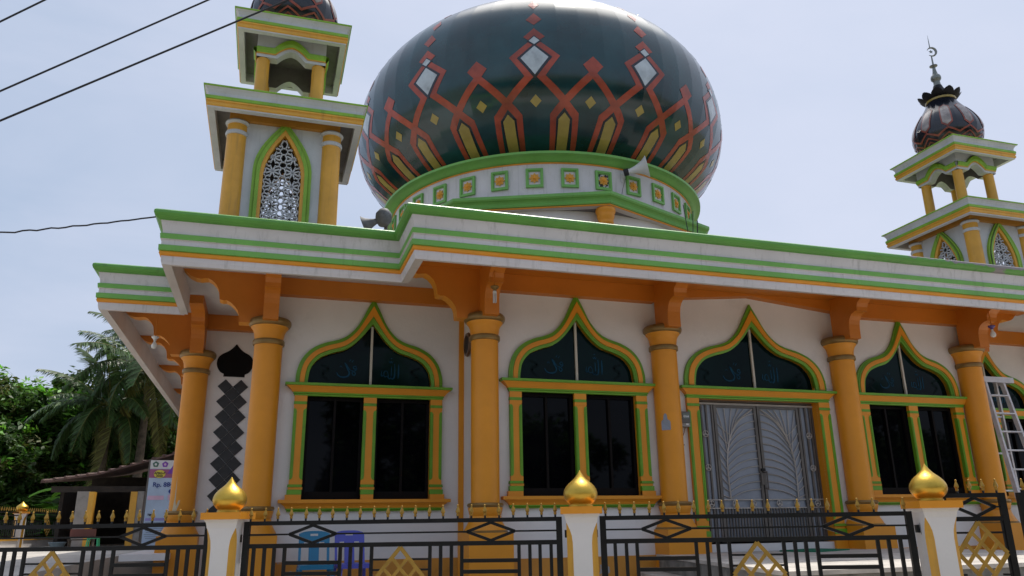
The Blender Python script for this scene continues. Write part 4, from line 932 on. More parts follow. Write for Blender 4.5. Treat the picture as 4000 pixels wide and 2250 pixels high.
# ================================================================ STREET FENCE
FA = atan2(-0.3552, 0.9347)
def knob_me():
    k = MB(); pr = [(.100, 0), (.100, .014), (.094, .02), (.098, .028), (.112, .04), (.130, .062), (.1405, .09), (.1415, .112), (.135, .138), (.118, .166), (.094, .192), (.068, .214), (.045, .236), (.028, .258), (.014, .278), (.004, .294), (0, .297)]
    k.lathe(smoothline(pr, 3), GOLD, 40); return k.data('knob')
KN = knob_me(); KN.set_sharp_from_angle(angle=radians(50))
def post_me():
    s_ = MB(); h = .125; c = .048
    oct_ = lambda z, cc: [(-h + cc, -h, z), (h - cc, -h, z), (h, -h + cc, z), (h, h - cc, z), (h - cc, h, z), (-h + cc, h, z), (-h, h - cc, z), (-h, -h + cc, z)]
    lv = [(-.05, .001), (.35, .001), (.42, c), (1.44, c), (1.50, .042), (1.545, .028), (1.58, .012), (1.605, .001)]
    for (za, ca), (zb_, cb) in zip(lv, lv[1:]):
        A = oct_(za, ca); B = oct_(zb_, cb)
        for i in range(8):
            m = YELLOW if i % 2 == 1 and (ca > .002 or cb > .002) else WHITE
            s_.add([A[i], A[(i + 1) % 8], B[(i + 1) % 8], B[i]], [(0, 1, 2, 3)], m)
    cs = rect(0, 0, .1255)
    cornice(s_, cs, [(0, 1.60, WHITE), (.008, 1.645, WHITE), (.02, 1.665, WHITE), (.022, 1.672, WHITE), (-.12, 1.672, WHITE)])
    cp = MB(); cp.box(-.17, .17, -.17, .17, 1.672, 1.728, ORANGE)
    import bmesh
    return s_.data('post'), cp.data('cap')
PM, CM = post_me()
hinge = MB(); hinge.box(-.035, .035, -.02, .02, -.03, .03, BLACK); hinge.tube([(0, -.028, -.045), (0, -.028, .045)], .011, BLACK, 8); HM = hinge.data('hinge')
def fpost(s_, label, rz=0.0):
    x, y = fence_xy(s_); e = empty('fence_post', (x, y, 0), label, 'fence post', 'street fence posts', FA + rz)
    link('shaft', PM, e); link('cap', CM, e); link('knob', KN, e, (0, 0, 1.728))
    return e
fpost(0, 'white fence post with gold onion knob before the black tiled wall')
fpost(3.013, 'white fence post with gold onion knob before the window left of the door', -.02)
fpost(5.86, 'white fence post with gold onion knob right of the door, beside the raised gate panel', .03)
# ---- spike: collar, double ring, faceted spear, ball
sp = MB(); sp.lathe([(.0085, 0, BLACK), (.0085, .018, BLACK), (.007, .019, GOLD_S)], BLACK, 10)
sp.lathe([(.0075, .018), (.0115, .020), (.0125, .024), (.0105, .028), (.0125, .031), (.012, .035), (.008, .037)], GOLD_S, 12)
sp.lathe([(.009, .037), (.0125, .040), (.0195, .053), (.014, .072), (.0075, .090), (.006, .096)], GOLD_S, 6, smooth=False)
sp.lathe([(.004, .094), (.008, .098), (.0088, .103), (.006, .109), (0, .112)], GOLD_S, 10)
SPM = sp.data('spike')
tip = lambda: None
def fence_panel(sA, sB, label, zt=0.0, gate=False, spikes=True, missing=()):
    """panel between fence coordinates sA..sB; origin at its left foot"""
    x, y = fence_xy(sA); e = empty('iron_fence', (x, y, 0), label, 'fence panel', None, FA); W_ = sB - sA; c = W_ / 2
    def P(name, fn):
        b = MB(); fn(b); return b.build(name, e)
    Z1 = 1.652 + zt; t = .033
    for z1, hh in ((Z1, .034), (1.469 + zt, .036), (.930 + zt, .036), (.75 + zt, .034)): P('rail', lambda b: b.box(0 if not gate else 0, W_, -.0165, .0165, z1 - hh, z1, BLACK))
    for xa in (0, W_ - .05): P('stile', lambda b: b.box(xa, xa + .05, -.0175, .0175, .716 + zt, Z1 - .001, BLACK))
    for zm, in ((1.543 + zt,), (.83 + zt,)):
        dc = (.595, W_ - .595) if W_ > 2.6 else ((.545, W_ - .515) if W_ > 2 else (.275,)); hw = .20 if W_ > 2 else .155; hh = .0715
        xs = [.05] + [v for d_ in dc for v in (d_ - hw, d_ + hw)] + [W_ - .05]
        for a, b2 in zip(xs[::2], xs[1::2]): P('middle_bar', lambda b: b.box(a, b2, -.008, .008, zm - .007, zm + .007, BLACK))
        for d_ in dc:
            def dd(b):
                cs_ = [(d_ - hw, zm), (d_, zm + hh), (d_ + hw, zm), (d_, zm - hh)]
                for p, q in zip(cs_, cs_[1:] + cs_[:1]): b.bar((p[0], 0, p[1]), (q[0], 0, q[1]), .024, .02, BLACK, (0, 1, 0))
            P('diamond', dd)
    zb = .930 + zt; zt2 = 1.469 + zt - .036; zc = (zb + zt2) / 2 + .003
    if W_ > 2.6: bars = [.096, .188, .272, .362, .838, .925, 1.015, 1.105]
    elif W_ > 2: bars = [.118, .21, .297, .778, .868, .955, 1.045]
    else: bars = [.062]
    if W_ > 2:
        allb = bars + [W_ - v for v in bars]
    else: allb = [.47]
    for v in allb: P('bar', lambda b: b.box(v - .014, v + .014, -.010, .010, zb, zt2, BLACK))
    if W_ > 2:
        ia = bars[3] if W_ > 2.6 else bars[2]; ib = bars[4] if W_ > 2.6 else bars[3]; ic = bars[-1]
        for k in range(4):
            z = 1.317 + zt - k * .0855
            for a, b2 in ((ia, ib), (W_ - ib, W_ - ia)): P('ladder_bar', lambda b: b.box(a + .014, b2 - .014, -.0155, .0155, z - .018, z + .012, BLACK))
        gx = c; hx, hz = .205, .243
        for z in (1.332 + zt, 1.25 + zt, 1.11 + zt, 1.03 + zt):
            wz = hx * (1 - abs(z - zc) / hz)
            for a, b2 in ((ic + .014, gx - wz), (gx + wz, W_ - ic - .014)): P('ladder_bar', lambda b: b.box(a, b2, -.008, .008, z - .008, z + .008, BLACK))
    else:
        gx, hx, hz = .262, .19, .238
        for z in (1.478, 1.16): P('ladder_bar', lambda b: b.box(.05, .22 if z > 1.3 else .12, -.008, .008, z - .008, z + .008, BLACK)); P('ladder_bar', lambda b: b.box(.33 if z > 1.3 else .40, .456, -.008, .008, z - .008, z + .008, BLACK))
        zc = 1.322
    def lat(b):
        zt_ = zc; yy = -.022
        T_ = lambda u_, v_: (gx + (u_ - v_) * hx / 2 * 1.0, yy, zt_ + (u_ + v_) * hz / 2)   # u,v in -1..1 along the sides
        for k in (-1, -1 / 3, 1 / 3, 1):
            wd = .031 if abs(k) == 1 else .025
            b.bar(T_(-1, k), T_(1, k), wd, .014, GOLD_M, (0, 1, 0)); b.bar(T_(k, -1), T_(k, 1), wd, .013, GOLD_M, (0, 1, 0))
    P('gold_lattice', lat)
    if spikes:
        n_ = int(round((W_ - .10) / .1185)); st_ = (W_ - .10) / n_
        for k in range(n_ + 1):
            if k in missing: continue
            o = link('spike', SPM, e, (.05 + k * st_ - (.0 if k else .0) + random.uniform(-.004, .004), 0, Z1), (random.uniform(-.02, .02), random.uniform(-.045, .045), random.uniform(0, 1)))
    if W_ > 2:
        for xa in (-.055, W_ + .055): link('hinge', HM, e, (xa, 0, 1.515))
    return e
fence_panel(-2.87, -.14, 'black iron fence panel with gold spikes at the far left of the photo')
fence_panel(.148, 2.85, 'black iron fence panel with gold spikes in front of the two plastic chairs')
fence_panel(3.163, 5.69, 'black iron fence panel with gold spikes in front of the grey door', missing=(12, 16, 19))
fence_panel(5.93, 6.45, 'narrow raised black gate panel right of the third gold knob', .133, gate=True)
# heavy gate frame right of the narrow leaf
x, y = fence_xy(6.55); e = empty('iron_fence', (x, y, 0), 'black gate leaf cut off by the right edge of the photo', 'fence panel', None, FA)
for nm, bx in (('stile', (0, .055, -.02, .02, .8, 1.784)), ('rail', (.055, 1.4, -.0165, .0165, 1.75, 1.784)), ('rail', (.055, 1.4, -.0165, .0165, 1.565, 1.60)), ('stile', (1.4, 1.45, -.02, .02, .8, 1.784)), ('rail', (.055, 1.4, -.0165, .0165, .85, .885))):
    b = MB(); b.box(*bx, BLACK); b.build(nm, e)
for k in range(11): link('spike', SPM, e, (.06 + k * .118, 0, 1.784), (0, random.uniform(-.03, .03), k))
for k in range(10): b = MB(); b.box(.16 + k * .12, .185 + k * .12, -.01, .01, .885, 1.565, BLACK); b.build('bar', e)
# low wall under the fence
mb = MB(); q0 = fence_xy(-9, -.10); q1 = fence_xy(9, -.10); q2 = fence_xy(9, .10); q3 = fence_xy(-9, .10)
mb.prism([q3, q2, q1, q0], F3, 0.001, .66, WHITE); mb.prism([fence_xy(-9, .12), fence_xy(9, .12), fence_xy(9, -.12), fence_xy(-9, -.12)], F3, .661, .70, ORANGE)
tag(mb.build('fence_wall'), 'low white wall with orange coping carrying the black iron street fence', 'wall')
# ================================================================ THINGS BY THE MOSQUE
def rounded(pts, n=5): return pts
def chair(x, y, rz, m, label):
    e = empty('plastic_chair', (x, y, .72), label, 'chair', None, rz)
    # backrest: outline with a hand slot and two side openings, slightly raked
    rake = lambda z: .04 + (z - .42) * .24
    def slab(b, x0, x1, z0, z1, th=.014):
        vs = []
        for d in (0, th):
            for z, xx in ((z0, x0), (z0, x1), (z1, x1), (z1, x0)): vs.append((xx, rake(z) + d + .03 * (abs(xx) / .2) ** 2 * -1, z))
        b.add(vs, [(0, 1, 2, 3), (7, 6, 5, 4), (0, 4, 5, 1), (1, 5, 6, 2), (2, 6, 7, 3), (3, 7, 4, 0)], m)
    b = MB()
    nseg = 12; top = lambda xx: .83 - .035 * (abs(xx) / .195) ** 3.2; wl = .195
    cols = [-.195 + .39 * k / 24 for k in range(25)]
    def holes(xx):
        r = []
        if abs(xx) < .062: r.append((.775, .798))
        return r
    for xa, xb in zip(cols, cols[1:]):
        xm = (xa + xb) / 2; a = abs(xm)
        spans = [(.69, top(xm))]
        if a < .062: spans = [(.69, .768), (.795, top(xm))]
        if a > .155: spans = [(.42, top(xm))]
        elif a < .055: spans = [(.42, .768), (.795, top(xm))] if a < .062 else spans
        elif a > .135 or a < .072: spans = [(.42 if a < .06 else .675, top(xm))]
        for z0, z1 in spans:
            k_ = max(1, int((z1 - z0) / .05))
            for j in range(k_): slab(b, xa * (1 + .0), xb, z0 + (z1 - z0) * j / k_, z0 + (z1 - z0) * (j + 1) / k_)
    b.build('backrest', e)
    b = MB(); pts = [(-.20, -.38), (.20, -.38), (.215, -.33), (.20, .04), (-.20, .04), (-.215, -.33)]
    b.prism(pts, lambda u_, v_, d: (u_, v_, d - .012 * (1 - (u_ / .2) ** 2)), .405, .43, m)
    b.prism([(p * 1.0, q_) for p, q_ in pts], lambda u_, v_, d: (u_ * 1.02, v_ * 1.0, d), .375, .404, m); b.build('seat', e)
    for sx_, yy, dy in ((-1, -.34, -.05), (1, -.34, -.05), (-1, .0, .09), (1, .0, .09)):
        b = MB(); b.loft([[(sx_ * .165, yy, .40), (sx_ * .205, yy, .40), (sx_ * .205, yy + .045, .40), (sx_ * .165, yy + .045, .40)], [(sx_ * .21, yy + dy, 0), (sx_ * .238, yy + dy, 0), (sx_ * .238, yy + dy + .03, 0), (sx_ * .21, yy + dy + .03, 0)]], m, closed=True); b.build('leg', e)
    return e
chair(.68, 10.72, .04, CHAIR_T, 'teal plastic chair against the wall under the left twin window')
chair(1.14, 10.74, .12, CHAIR_P, 'violet blue plastic chair against the wall, right of the teal one')
# electricity meter
e = empty('electricity_meter', (5.99, 10.40, 2.97), 'small grey electricity meter box on the wall beside the door surround', 'meter')
b = MB(); b.box(-.075, .075, -.04, .09, .05, .215, STEEL); b.build('case', e)
b = MB(); b.box(-.055, .055, -.047, -.041, .10, .19, mat('meter_glass', (0.16, 0.18, 0.17), 0.15)); b.build('window_glass', e)
b = MB(); b.box(-.07, .07, -.035, .09, -.01, .045, GCONC); b.box(.0, .04, -.042, -.036, .01, .035, PLAST_W); b.build('terminal_cover', e)
me = text_mesh('0164', .045, PLAST_W, .001, 'CENTER'); link('number', me, e, (.005, -.049, .125), (pi / 2, 0, 0))
b = MB(); b.tube([(-.085, -.02, .19), (-.10, -.03, .13), (-.095, -.02, .08), (-.07, -.02, .04)], .006, COPPER, 6); b.tube([(-.08, .0, .17), (-.11, .0, .10), (-.08, .0, .05)], .005, CABLE, 6); b.build('service_wire', e)
b = MB(); b.tube([(6.015, 10.44, 2.96), (6.0, 10.46, 2.88), (5.965, 10.47, 2.80), (5.945, 10.48, 2.72), (5.90, 10.48, 2.62)], .006, COPPER, 6); tag(b.build('meter_wire'), 'thin brown wire running down from the electricity meter', 'wire')
b = MB(); b.tube([(6.0, 10.48, 2.71), (5.97, 10.485, 2.64), (5.955, 10.485, 2.56), (5.965, 10.485, 2.48), (5.955, 10.485, 2.42), (5.965, 10.48, 2.38)], .0045, CABLE, 6); tag(b.build('loose_wire'), 'short loose black wire hanging on the white wall between column and door', 'wire')
# grey tag on the column left of the door
a_ = lambda ang, r=.198: (5.71 + r * sin(ang), 10.38 - r * cos(ang))
b = MB(); out = [(-.065, 2.90), (-.06, 2.885), (.06, 2.885), (.068, 2.90), (.068, 3.0), (.055, 3.025), (.03, 3.035), (.022, 3.10), (.01, 3.125), (-.01, 3.125), (-.022, 3.10), (-.032, 3.035), (-.055, 3.025), (-.065, 3.0)]
vs = [a_((u_ - .145) / .2 * 1.0, .197) + (z,) for u_, z in out]; vo = [a_((u_ - .145) / .2, .206) + (z,) for u_, z in out]; n_ = len(out)
b.add(vo, [tuple(range(n_))], GREY_SHEET); b.add(vs + vo, [(i, (i + 1) % n_, n_ + (i + 1) % n_, n_ + i) for i in range(n_)], GREY_SHEET)
tag(b.build('nameplate'), 'small grey key shaped metal plate fixed to the column left of the door', 'plate')
# wall clock seen edge-on on the return wall
e = empty('wall_clock', (2.80, 11.06, 4.20), 'dark brown round wall clock seen edge on, behind the column at the porch corner', 'clock')
b = MB()
for r0, d0, r1, d1 in ((.21, 0, .22, .02), (.22, .02, .205, .05), (.205, .05, .17, .055), (.17, .055, .165, .035)):
    v = [(-d, r * cos(2 * pi * k / 24), r * sin(2 * pi * k / 24)) for r, d in ((r0, d0), (r1, d1)) for k in range(24)]; b.add(v, [(k, (k + 1) % 24, 24 + (k + 1) % 24, 24 + k) for k in range(24)], WOODC, True)
b.build('clock_rim', e)
b = MB(); b.add([(-.034, .166 * cos(2 * pi * k / 24), .166 * sin(2 * pi * k / 24)) for k in range(24)], [tuple(range(24))], WOOD_D); b.build('clock_face', e); e.scale = (.8, .85, .85)
# lamps under the soffit
def lamp(x, y, z, kind, label):
    e = empty('lamp', (x, y, z), label, 'lamp')
    b = MB(); cup = GOLDB if kind == 'cfl' else (mat('violet_ceramic', (0.10, 0.06, 0.22), 0.4) if kind == 'bulb' else PLAST_W)
    b.lathe([(.055, 0), (.058, -.012), (.045, -.03), (.028, -.04), (.024, -.065), (0, -.066)], cup, 20); b.build('lamp_holder', e)
    b = MB()
    if kind == 'cfl':
        b.lathe([(.012, -.066), (.026, -.072), (.028, -.10), (.02, -.106)], PLAST_W, 16)
        for dx in (-.014, .014):
            for dy in (-.012, .012): b.tube([(dx, dy, -.10), (dx, dy, -.235)], .009, mat('glass_tube', (0.55, 0.55, 0.55), .2), 8)
    else:
        b.lathe([(.016, -.066), (.018, -.09), (.040, -.125), (.046, -.155), (.036, -.19), (0, -.205)], mat('opal_bulb', (0.7, 0.7, 0.68), .2), 20)
    b.build('bulb', e)
    rod = MB(); rod.tube([(0, 0, 0), (0, 0, 5.132 - z)], .010, ORANGE_D if kind != 'x' else SOFFIT, 8); rod.build('mounting', e)
    return e
lamp(2.82, 9.70, 4.72, 'cfl', 'compact fluorescent lamp in brass holder hanging above the corner column left of the porch')
lamp(11.60, 9.70, 4.70, 'bulb', 'bulb lamp in violet holder hanging near the column at the right edge')
lamp(-1.84, 13.2, 4.56, 'plain', 'pale bulb lamp under the far left eave behind the scalloped bracket')
# green door mat
b = MB(); c_, s_ = cos(.42), sin(.42); ctr = (7.74, 10.02)
b.prism([(ctr[0] + c_ * u_ - s_ * v_, ctr[1] + s_ * u_ + c_ * v_) for u_, v_ in ((-.46, -.30), (.46, -.30), (.46, .30), (-.46, .30))], F3, 1.160, 1.178, MAT_G)
tag(b.build('door_mat'), 'green fibre mat lying askew on the porch floor before the grey door', 'mat')
# step ladder behind the right-hand column
LX, LY = 12.78, 10.95; LZ = 4.05; e = empty('step_ladder', (LX, LY, .72), 'tall white aluminium step ladder leaning behind the rightmost column', 'ladder')
H_ = LZ - .72; e.scale = (1.22, 1.1, 1)
for sx_ in (-1, 1):
    b = MB(); b.bar((sx_ * .17 - .05, -.10, H_ - .02), (sx_ * .30 - .05, -.55, 0), .075, .035, ALU, (1, 0, 0)); b.build('front_rail', e)
    b = MB(); b.bar((sx_ * .17 + .06, .12, H_ - .02), (sx_ * .34 + .25, .42, 0), .055, .03, ALU, (1, 0, 0)); b.build('rear_rail', e)
for k in range(9):
    t_ = (k + 1) / 10; z = H_ * (1 - t_); hw = .17 + .13 * t_; yy = -.10 - .45 * t_
    b = MB(); b.box(-hw - .05, hw - .05, yy - .04, yy + .05, z - .012, z + .012, ALU); b.build('rung', e)
for k in range(4):
    t_ = (k + 1) / 5; z = H_ * (1 - t_); b = MB(); b.box(-.17 - .17 * t_ + .06 + .19 * t_, .17 + .17 * t_ + .06 + .19 * t_, .12 + .3 * t_ - .01, .12 + .3 * t_ + .01, z - .015, z + .015, ALU); b.build('brace', e)
b = MB(); b.box(-.30, .30, -.17, .17, H_ - .015, H_ + .012, ALU); b.box(-.30, .30, -.17, -.155, H_ - .09, H_ - .016, ALU); b.box(.285, .30, -.154, .17, H_ - .09, H_ - .016, ALU); b.build('top_cap', e)
# horn speakers
def horn(loc, d, R_, Ln, m, label, mount, back=None):
    e = empty('horn_speaker', loc, label, 'loudspeaker'); d = Vector(d).normalized(); q = d.to_track_quat('Z', 'Y').to_matrix()
    b = MB(); pr = [(.075, -.12), (.085, -.10), (.085, 0), (.06, .01), (.065, .06), (.085, .14), (.12, .24), (.17, .34), (.235, .42), (.26, .445), (.262, .455), (.25, .45), (.165, .355), (.11, .25), (.06, .10), (.03, .05)]
    b.lathe([(0, -.12), (.075, -.12)] + pr[1:3], CABLE if m is PLAST_W else m, 28); b.lathe(pr[2:], m, 36)
    b.lathe([(0, .10), (.035, .11), (.03, .22), (0, .26)], YELLOW if m is PLAST_W else m, 16)
    k = Ln / .57; b.v = [tuple(q @ (Vector(p) * k)) for p in b.v]; b.build('horn', e)
    b = MB(); mv = Vector(mount) - Vector(loc)
    b.bar(q @ Vector((0, -.05, -.05)) * k, mv + Vector((0, 0, .06)), .02, .02, PLAST_W if m is PLAST_W else STEEL); b.bar(q @ Vector((0, .05, -.02)) * k, mv - Vector((0, 0, .06)), .02, .02, PLAST_W if m is PLAST_W else STEEL)
    b.bar(mv + Vector((0, 0, .12)), mv - Vector((0, 0, .14)), .04, .012, PLAST_W if m is PLAST_W else STEEL); b.build('bracket', e)
    return e
horn((8.08, 15.78, 9.93), (.80, -.50, .16), .26, .60, PLAST_W, 'off white horn loudspeaker mounted on the drum under the big dome', (7.98, 15.975, 9.86))
b = MB(); b.tube([(8.05, 15.93, 9.80), (7.95, 15.90, 9.5), (7.86, 15.85, 9.20)], .006, CABLE, 5); tag(b.build('speaker_wire'), 'thin wire hanging down from the white horn loudspeaker on the drum', 'wire')
e = horn((1.52, 12.05, 6.48), (-.90, .30, -.35), .26, .36, HORN_G, 'weathered grey horn loudspeaker on the roof between corner tower and big dome', (1.62, 12.1, 6.44))
b = MB(); b.tube([(.12, .05, -1.12), (.12, .05, .10)], .02, STEEL, 8); b.build('pole', e)
b = MB(); b.lathe([(0, -.17), (.10, -.15), (.165, -.07), (.17, 0), (.165, .05), (.10, .12), (0, .15)], HORN_G, 24); b.v = [(p[0] * .8 + .06, p[1], p[2] + .06) for p in b.v]; b.build('driver_cover', e)
# rebar rods on the roof
for (xa, za), (xb, zb_), lab in (((6.645, 6.90), (6.80, 5.37), 'left of three thin rods'), ((6.83, 6.80), (6.70, 5.37), 'middle of three thin rods'), ((6.90, 6.63), (6.80, 5.36), 'short rod of the three')):
    b = MB(); b.tube([(xa, 11, za), (xb, 11, zb_)], .007 if 'short' not in lab else .010, CABLE, 6); tag(b.build('steel_rod'), lab + ' sticking up from the roof edge near the drum', 'rod', 'thin rods standing on the roof')
# overhead cables
def cable(p, q, sag, r, label, wav=0.0, n=40):
    p = Vector(p); q = Vector(q); pts = []
    for k in range(n + 1):
        t_ = k / n; v = p.lerp(q, t_); v.z -= sag * 4 * t_ * (1 - t_); v.z += wav * sin(k * 1.9) * sin(pi * t_); pts.append(v)
    b = MB(); b.tube(pts, r, CABLE, 6); tag(b.build('overhead_cable'), label, 'cable', 'overhead cables')
def rp(x, z, Y): return Vector((x * Y, Y, z * Y + EYE))
def ext(a, b, k0, k1): d = b - a; return a - d * k0, b + d * k1
a, b_ = ext(rp(-.367, .626, 9), rp(-.323, .668, 9), 12, 30); cable(a, b_, 0.0, .011, 'overhead cable cutting the top left corner of the photo')
a, b_ = ext(rp(-.352, .527, 9), rp(-.126, .71, 9), 2.2, 5); cable(a, b_, 0.0, .011, 'upper of the two long parallel cables crossing the sky at left')
a, b_ = ext(rp(-.345, .487, 9), rp(-.0545, .7065, 9), 2.2, 5); cable(a, b_, 0.0, .012, 'lower of the two long cables, passing in front of the corner tower')
cable(rp(-.60, .30, 10.05), (-1.50, 10.03, 5.42), .10, .010, 'twisted drop cable running to the roof corner of the mosque', .012, 60)
# ================================================================ LEFT BACKGROUND
# notice banner
BX0, BX1, BY, BZ0, BZ1 = -2.68, -1.42, 21.0, 1.20, 3.22
e = empty('notice_banner', (BX0, BY, BZ0), 'tall printed village budget banner headed Rp. 884 behind the leftmost column', 'banner')
w_, h_ = BX1 - BX0, BZ1 - BZ0
def sheet(nm, x0, x1, z0, z1, m, k=1): q = MB(); q.box(x0, x1, -.004 * k - .002, -.004 * k + .001, z0, z1, m); q.build(nm, e)
BLUE_P = mat('pale_blue_print', (0.42, 0.53, 0.68), .5, var=.1, scale=1.5); PINK = mat('pink_print', (0.62, 0.42, 0.55), .5); MAG = mat('magenta_print', (0.34, 0.10, 0.22), .5); PUR = mat('purple_print', (0.20, 0.05, 0.40), .5); YP = mat('yellow_print', (0.70, 0.60, 0.08), .5); NAVY = mat('navy_print', (0.02, 0.05, 0.26), .5); GRP = mat('green_crest_print', (0.05, 0.14, 0.10), .5); LIL = mat('lilac_print', (0.30, 0.27, 0.58), .5); GRT = mat('grey_small_print', (0.22, 0.28, 0.38), .5)
q = MB(); q.box(0, w_, 0, .012, 0, h_, BLUE_P); q.build('banner_sheet', e)
sheet('header_strip', 0, w_, h_ - .20, h_, PLAST_W); sheet('magenta_band', 0, .52, h_ - .42, h_ - .215, MAG)
q = MB(); q.prism([(.40, h_ - .32), (1.2, h_ - .32), (1.2, h_ - .08), (.54, h_ - .08)], lambda a, b, d: (a, d, b), -.012, -.009, PUR); q.build('purple_title_field', e)
for cx_, m_ in ((.12, GRP), (.33, PUR)):
    q = MB(); q.prism([(cx_ + .075 * sin(2 * pi * k / 10) * (1 if k % 2 == 0 else .82), h_ - .10 + .075 * cos(2 * pi * k / 10) * (1 if k % 2 == 0 else .82)) for k in range(10)], lambda a, b, d: (a, d, b), -.013, -.010, m_)
    q.prism([(cx_ + .03 * sin(2 * pi * k / 8), h_ - .10 + .03 * cos(2 * pi * k / 8)) for k in range(8)], lambda a, b, d: (a, d, b), -.015, -.0135, PINK if m_ is PUR else PLAST_W); q.build('crest', e)
q = MB(); q.prism([(.23 + .13 * cos(2 * pi * k / 20), h_ - .33 + .095 * sin(2 * pi * k / 20)) for k in range(20)], lambda a, b, d: (a, d, b), -.016, -.012, YP); q.build('yellow_badge', e)
for s2, sz, x_, z_, m_, al in (('APBG-P', .075, .23, h_ - .335, CABLE, 'CENTER'), ('2020', .075, .23, h_ - .40, CABLE, 'CENTER'), ('Rp. 884', .150, .10, h_ - .63, NAVY, 'LEFT'), ('PEN', .075, .62, h_ - .18, PLAST_W, 'LEFT'), ('PEM', .075, .56, h_ - .47, CABLE, 'LEFT'), ('BELANJA', .085, .52, h_ - 1.11, CABLE, 'LEFT'), ('TMT', .07, .06, h_ - 1.31, CABLE, 'LEFT')):
    link('lettering', text_mesh(s2, sz, m_, .002, al), e, (x_, -.018, z_), (pi / 2, 0, 0))
sheet('pink_box', .02, .38, h_ - .94, h_ - .84, PINK); sheet('pink_box', .47, .85, h_ - .94, h_ - .82, PINK); sheet('lilac_box', .02, .75, h_ - 1.42, h_ - 1.36, LIL)
q = MB(); q.prism([(.54 + .07 * cos(2 * pi * k / 14), h_ - .74 + .06 * sin(2 * pi * k / 14)) for k in range(14)], lambda a, b, d: (a, d, b), -.012, -.009, NAVY); q.build('round_logo', e)
for k in range(9): sheet('small_print_line', .03 + .02 * (k % 3), .95 - .09 * (k % 4), h_ - 1.47 - k * .045, h_ - 1.455 - k * .045, GRT)
for x_ in (-.02, w_ + .02): q = MB(); q.box(x_ - .02, x_ + .02, .013, .05, -.04, h_ + .02, STEEL); q.build('banner_post', e)
# shed with rusty roof, portal piers
e = empty('shed', (-4.2, 26.5, 1.157), 'dark timber shed with a rusty sloping sheet roof behind the grey portal piers', 'shed')
SH = Vector((4.2, -26.5, -1.157))
def sp_(b, nm, **kw): o = b.build(nm, e, **kw); o.location = SH; return o
rz_ = lambda x: 2.86 + (x + 5.85) * .16 + max(0, x + 4.45) * .14
rows = []
n_ = 40
for k in range(n_ + 1):
    x_ = -5.85 + 3.75 * k / n_; zz_ = rz_(x_) + .0; rows.append([(x_, 24.6, zz_ + .0), (x_, 24.6, zz_ + .05), (x_, 31.5, zz_ + .5), (x_, 31.5, zz_ + .45)])
b = MB(); b.loft(rows, RUST, closed=True); sp_(b, 'roof')
b = MB()
for k in range(14): x_ = -5.8 + k * .27; b.tube([(x_, 24.55, rz_(x_) + .06), (x_, 31.4, rz_(x_) + .56)], .035, RUST, 6)
sp_(b, 'roof_corrugation', kind='stuff')
b = MB(); b.box(-5.6, -2.2, 24.75, 24.85, 2.62, 2.78, WOOD_D); sp_(b, 'eave_beam')
b = MB(); b.box(-5.5, -1.3, 29.5, 29.6, 1.158, 3.3, WOOD_D); b.box(-5.5, -5.4, 25.4, 29.4, 1.158, 2.8, WOOD_D); b.box(-1.45, -1.3, 25.4, 29.4, 1.158, 3.4, WOOD_D); sp_(b, 'plank_wall')
b = MB(); b.box(-3.25, -3.12, 25.1, 25.25, 1.158, 3.2, GCONC); sp_(b, 'concrete_post')
b = MB()
for k in range(9): b.bar((-3.08, 24.7, 1.5 + k * .13), (-2.85, 24.75, 1.62 + k * .13), .03, .02, CREAM)
sp_(b, 'slat_screen')
def pier(x0, x1, xy0, xy1, label):
    e = empty('portal_pier', ((x0 + x1) / 2, 24.1, 1.157), label, 'pillar', 'grey piers of the portal'); O = Vector((-(x0 + x1) / 2, -24.1, -1.157))
    b = MB(); b.box(x0, x1, 24.0, 24.35, 1.158, 2.61, GCONC); o = b.build('pier', e); o.location = O
    b = MB(); b.box(xy0, xy1, 23.985, 24.33, 1.159, 2.60, YELLOW); o = b.build('painted_face', e); o.location = O
pier(-4.79, -4.50, -4.499, -4.37, 'left grey concrete pier with orange painted inner face, by the shed')
pier(-3.30, -3.14, -3.47, -3.301, 'right grey concrete pier with orange painted inner face, beside the banner')
# bench board, green stool, tub
e = empty('bench', (-4.4, 23.4, 1.158), 'red brown wooden bench standing before the left grey pier', 'bench')
b = MB(); b.box(-.30, .30, -.02, .02, .28, .48, mat('red_brown_wood', (0.12, 0.035, 0.025), .6)); b.build('backboard', e)
b = MB(); b.box(-.30, .30, -.25, -.03, .20, .23, WOOD_D); b.build('seat', e)
for x_ in (-.28, .26): b = MB(); b.box(x_, x_ + .03, -.24, .02, 0, .20, WOOD_D); b.build('leg', e)
GRC = mat('bright_green_plastic', (0.02, 0.32, 0.14), .4); e = empty('stool', (-4.05, 22.9, 1.158), 'small bright green plastic stool beside the red brown bench', 'stool')
b = MB(); b.box(-.13, .13, -.13, .13, .24, .265, GRC); b.build('seat', e)
for sx_ in (-1, 1):
    for sy in (-1, 1): b = MB(); b.bar((sx_ * .11, sy * .11, .24), (sx_ * .13, sy * .13, 0), .03, .03, GRC); b.build('leg', e)
e = empty('basin', (-5.3, 25.0, 1.158), 'grey plastic basin standing on the paving before the far fence', 'basin')
b = MB(); b.lathe([(.0, .02), (.16, .02), (.22, .13), (.235, .135), (.225, .145), (.15, .03), (0, .03)], mat('grey_plastic', (0.23, 0.29, 0.31), .4), 24); b.build('bowl', e)
